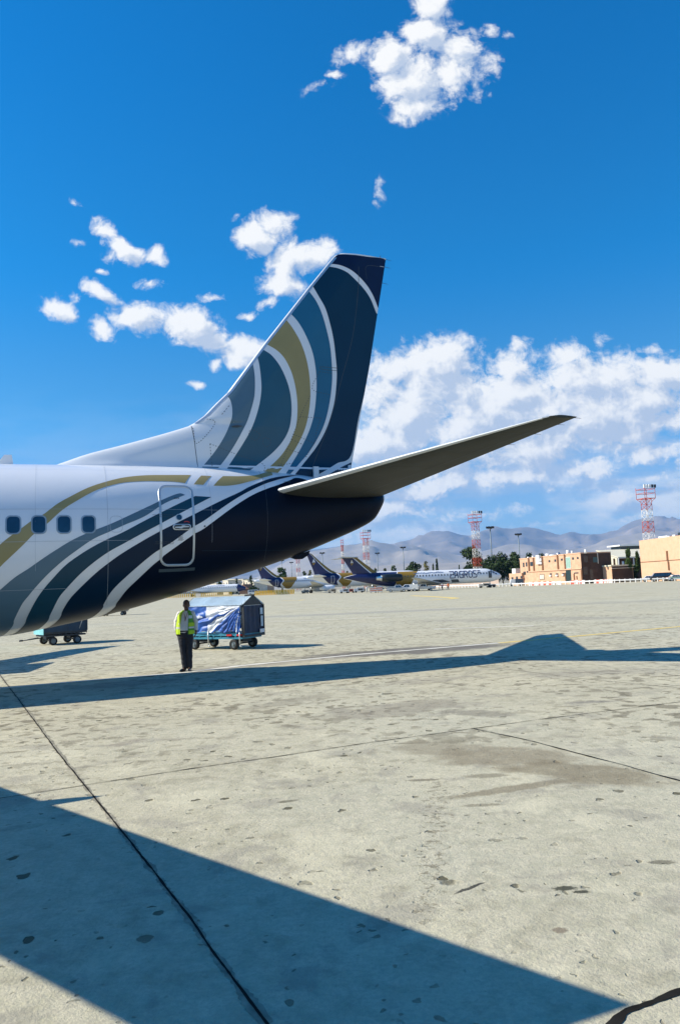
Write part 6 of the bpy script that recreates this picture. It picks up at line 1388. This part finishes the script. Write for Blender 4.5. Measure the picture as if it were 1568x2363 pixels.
# vest: an open shell over the shirt, hanging past the belt
def vest(a0, a1, m, name):
    b = bmesh.new(); Z = [(.96, -.02, .232, .185), (1.05, -.02, .236, .188), (1.2, -.015, .232, .182), (1.35, 0, .222, .16), (1.45, .005, .212, .14), (1.52, .01, .18, .118), (1.565, .018, .115, .095), (1.59, .02, .09, .08)]
    Z2 = []
    for i in range(len(Z)-1):
        for k in range(4): Z2.append(tuple(p+(q-p)*k/4 for p, q in zip(Z[i], Z[i+1])))
    Z2.append(Z[-1]); rg = []
    for z, cx_, rx, ry in Z2:
        r_ = []
        for i in range(41):
            a_ = R(a0+(a1-a0)*i/40); w_ = 1+.02*math.sin(i*.9+z*9); hole = z
            r_.append(Vector((cx_+rx*w_*math.cos(a_), .0+ry*w_*math.sin(a_), z)))
        rg.append(r_)
    loft(b, rg, closed=False, cap=False)
    # arm openings
    dl = [f for f in b.faces if 1.28 < f.calc_center_median().z < 1.50 and abs(f.calc_center_median().y) < .055 and abs(f.calc_center_median().x) > .15]
    bmesh.ops.delete(b, geom=dl, context='FACES'); bmesh.ops.solidify(b, geom=b.faces[:], thickness=.006)
    return link(name, b, m, man)
v1 = vest(150, 246, M_HIVIS, 'vest_left_side'); v2 = vest(-62, 30, M_HIVSHADE, 'vest_right_side'); vb = vest(30, 150, M_HIVIS, 'vest_back')  # same vest all round; the right side's shade is put into a darker green
def tape(a0, a1, z0, z1, par, m=M_REFT, e=.012):
    b = bmesh.new(); rg = []
    for z in (z0, z1):
        rx, ry = (.232+.0*z, .184) if z < 1.25 else (.222-(z-1.35)*.1, .16-(z-1.35)*.2); rg.append([Vector((-.01+(rx+e)*math.cos(R(a0+(a1-a0)*i/20)), (ry+e)*math.sin(R(a0+(a1-a0)*i/20)), z)) for i in range(21)])
    loft(b, rg, closed=False, cap=False); link('reflective_tape', b, m, par)
tape(-60, 28, 1.11, 1.155, v2); tape(152, 244, 1.11, 1.155, v1); tape(32, 148, 1.11, 1.155, vb); tape(-60, -25, 1.37, 1.45, v2); tape(-60, 25, .965, 1.06, v2, M_HIVIS, .010)
tape(-60, 28, 1.165, 1.26, v2, M_HIVIS, .009)
for sx_ in (-1, 1):
    b = bmesh.new(); tube(b, (.028+sx_*.055, -.075, 1.56), (.028+sx_*.012, -.142, 1.40), .006, n=6); tube(b, (.028+sx_*.012, -.142, 1.40), (.02, -.165, 1.30), .006, n=6); link('lanyard', b, M_LAN, man)
b = bmesh.new(); box(b, -.01, .05, -.182, -.172, 1.22, 1.30); link('badge', b, M_WHP, man)
# distant ground crew, standing near the parked jets: the same figure in simpler form
M_ORV = mat('orange vest fabric', (.75, .16, .02), .6)
def small_person(px, D, label, mv, mt):
    t = thing('person', label, 'person', col(px, D), 0, 'ground crew beside the parked jets')
    fuse('body', [('e', (0, 0, 1.62), (.09, .1, .12)), ('c', (0, 0, 1.4), (0, 0, 1.55), .06, .055), ('c', (-.2, 0, 1.36), (-.24, .0, .98), .045, .035), ('c', (.2, 0, 1.36), (.24, 0, .98), .045, .035), ('e', (-.245, -.01, .9), (.03, .04, .07)), ('e', (.245, -.01, .9), (.03, .04, .07)), ('l', [(.85, 0, 0, .15, .1), (1.2, 0, 0, .16, .11), (1.42, 0, 0, .17, .09), (1.48, 0, 0, .08, .06)])], .02, M_SKIN, t, 1)
    fuse('jacket', [('l', [(.8, 0, 0, .19, .14), (1.2, 0, 0, .2, .14), (1.42, 0, 0, .19, .12), (1.48, 0, 0, .1, .08)]), ('c', (-.19, 0, 1.38), (-.245, 0, 1.05), .065, .05), ('c', (.19, 0, 1.38), (.245, 0, 1.05), .065, .05)], .02, mv, t, 1)
    fuse('trousers', [('c', (-.09, 0, .82), (-.11, 0, .1), .1, .06), ('c', (.09, 0, .82), (.12, .05, .1), .1, .06)], .02, mt, t, 1)
    for x in (-.11, .12): fuse('shoe', [('c', (x, .03, .05), (x, -.13, .045), .05, .04)], .015, M_SHOE, t, 1)
small_person(845.5, 214, 'white-clad ground worker left of the striped board by the dark engine', M_WHP, M_WHP)
small_person(866, 190, 'ground worker in orange beside the silver pickup', M_ORV, M_TROU)
small_person(1020, 192, 'ground worker in white standing right of the pickups', M_WHP, M_TROU)
small_person(1034, 192, 'ground worker in orange beside the low red-topped stand', M_ORV, M_TROU)
# striped boards, small stands and ground equipment under the parked jets
def stripes(px, D, w, h, n, label):
    t = thing('striped_board', label, 'barrier board', col(px, D), 0)
    for k in range(n):
        b = bmesh.new(); box(b, -w/2, w/2, -.03, .03, .25+h*k/n, .25+h*(k+1)/n-.01); link('slat', b, M_ORV if k % 2 else M_WHP, t)
    for sx_ in (-1, 1): b = bmesh.new(); box(b, sx_*w*.35-.05, sx_*w*.35+.05, -.2, .2, 0, .25); link('foot', b, M_BLACK, t)
stripes(861, 187, 1.7, 1.1, 5, 'orange and white striped board just left of the silver pickup')
stripes(876, 189, 1.3, 1.3, 5, 'taller orange and white striped board touching the silver pickup')
t = thing('service_stand', 'low stand with a red top right of the pickups', 'stand', col(1022, 190), R(5))
for x in (-.9, .9): b = bmesh.new(); box(b, x-.06, x+.06, -.06, .06, 0, 1.15); link('leg', b, M_PALE, t)
b = bmesh.new(); box(b, -1.0, 1.0, -.3, .3, 1.0, 1.2); link('top', b, M_RED, t)
def gse(px, D, label, L=2.6, h=1.0, m=M_WHP):
    t = thing('ground_power_unit', label, 'ground equipment', col(px, D), R(3), 'ground equipment under the parked jets')
    b = bmesh.new(); prism(b, [(0, .35), (0, h*.8), (L*.3, h*.85), (L*.35, h), (L, h), (L, .35)], 'y', -.6, .6); fixn(b); bmesh.ops.bevel(b, geom=b.edges[:], offset=.05, segments=1); link('housing', b, m, t)
    for x in (L*.2, L*.8):
        for sd in (-1, 1): b = bmesh.new(); tube(b, (x, sd*.45, .25), (x, sd*.65, .25), .25, n=12); link('wheel', b, M_RUB, t)
    b = bmesh.new(); box(b, L*.42, L*.9, -.62, -.6, h*.5, h*.8); link('grille', b, M_BLACK, t)
gse(1103, 203, 'white ground unit under the front of the lettered jet', 3.2, 1.2, M_WHP); gse(1128, 205, 'dark ground unit by the nose wheel of the lettered jet', 1.6, .8, M_GALV)
gse(783, 212, 'white ground unit below the second fin', 2.6, 1.3); gse(800, 214, 'red ground unit between two white ones', 2.2, 1.1, M_VRED); gse(816, 213, 'white ground unit left of the striped boards', 2.8, 1.4); gse(756, 236, 'pale ground unit right of the far engine', 2.6, 1.3, M_PALE); gse(695, 262, 'dark ground unit at the wheels of the leftmost far jet', 2.6, 1.2, M_GALV)

# ------------------------------------------------------------------ haze
b = bmesh.new(); box(b, -24000, 24000, -2500, 18500, -60, 1180)
hz = bpy.data.materials.new('valley haze'); hz.use_nodes = True; t = hz.node_tree; t.nodes.clear()
pv = nd(t, 'ShaderNodeVolumePrincipled'); pv.inputs['Color'].default_value = (.16, .50, 1.0, 1); pv.inputs['Density'].default_value = 4.4e-5; pv.inputs['Anisotropy'].default_value = .1
mo_ = nd(t, 'ShaderNodeOutputMaterial'); lk(t, pv.outputs[0], mo_.inputs['Volume'])
tag(link('haze', b, hz), kind='stuff')
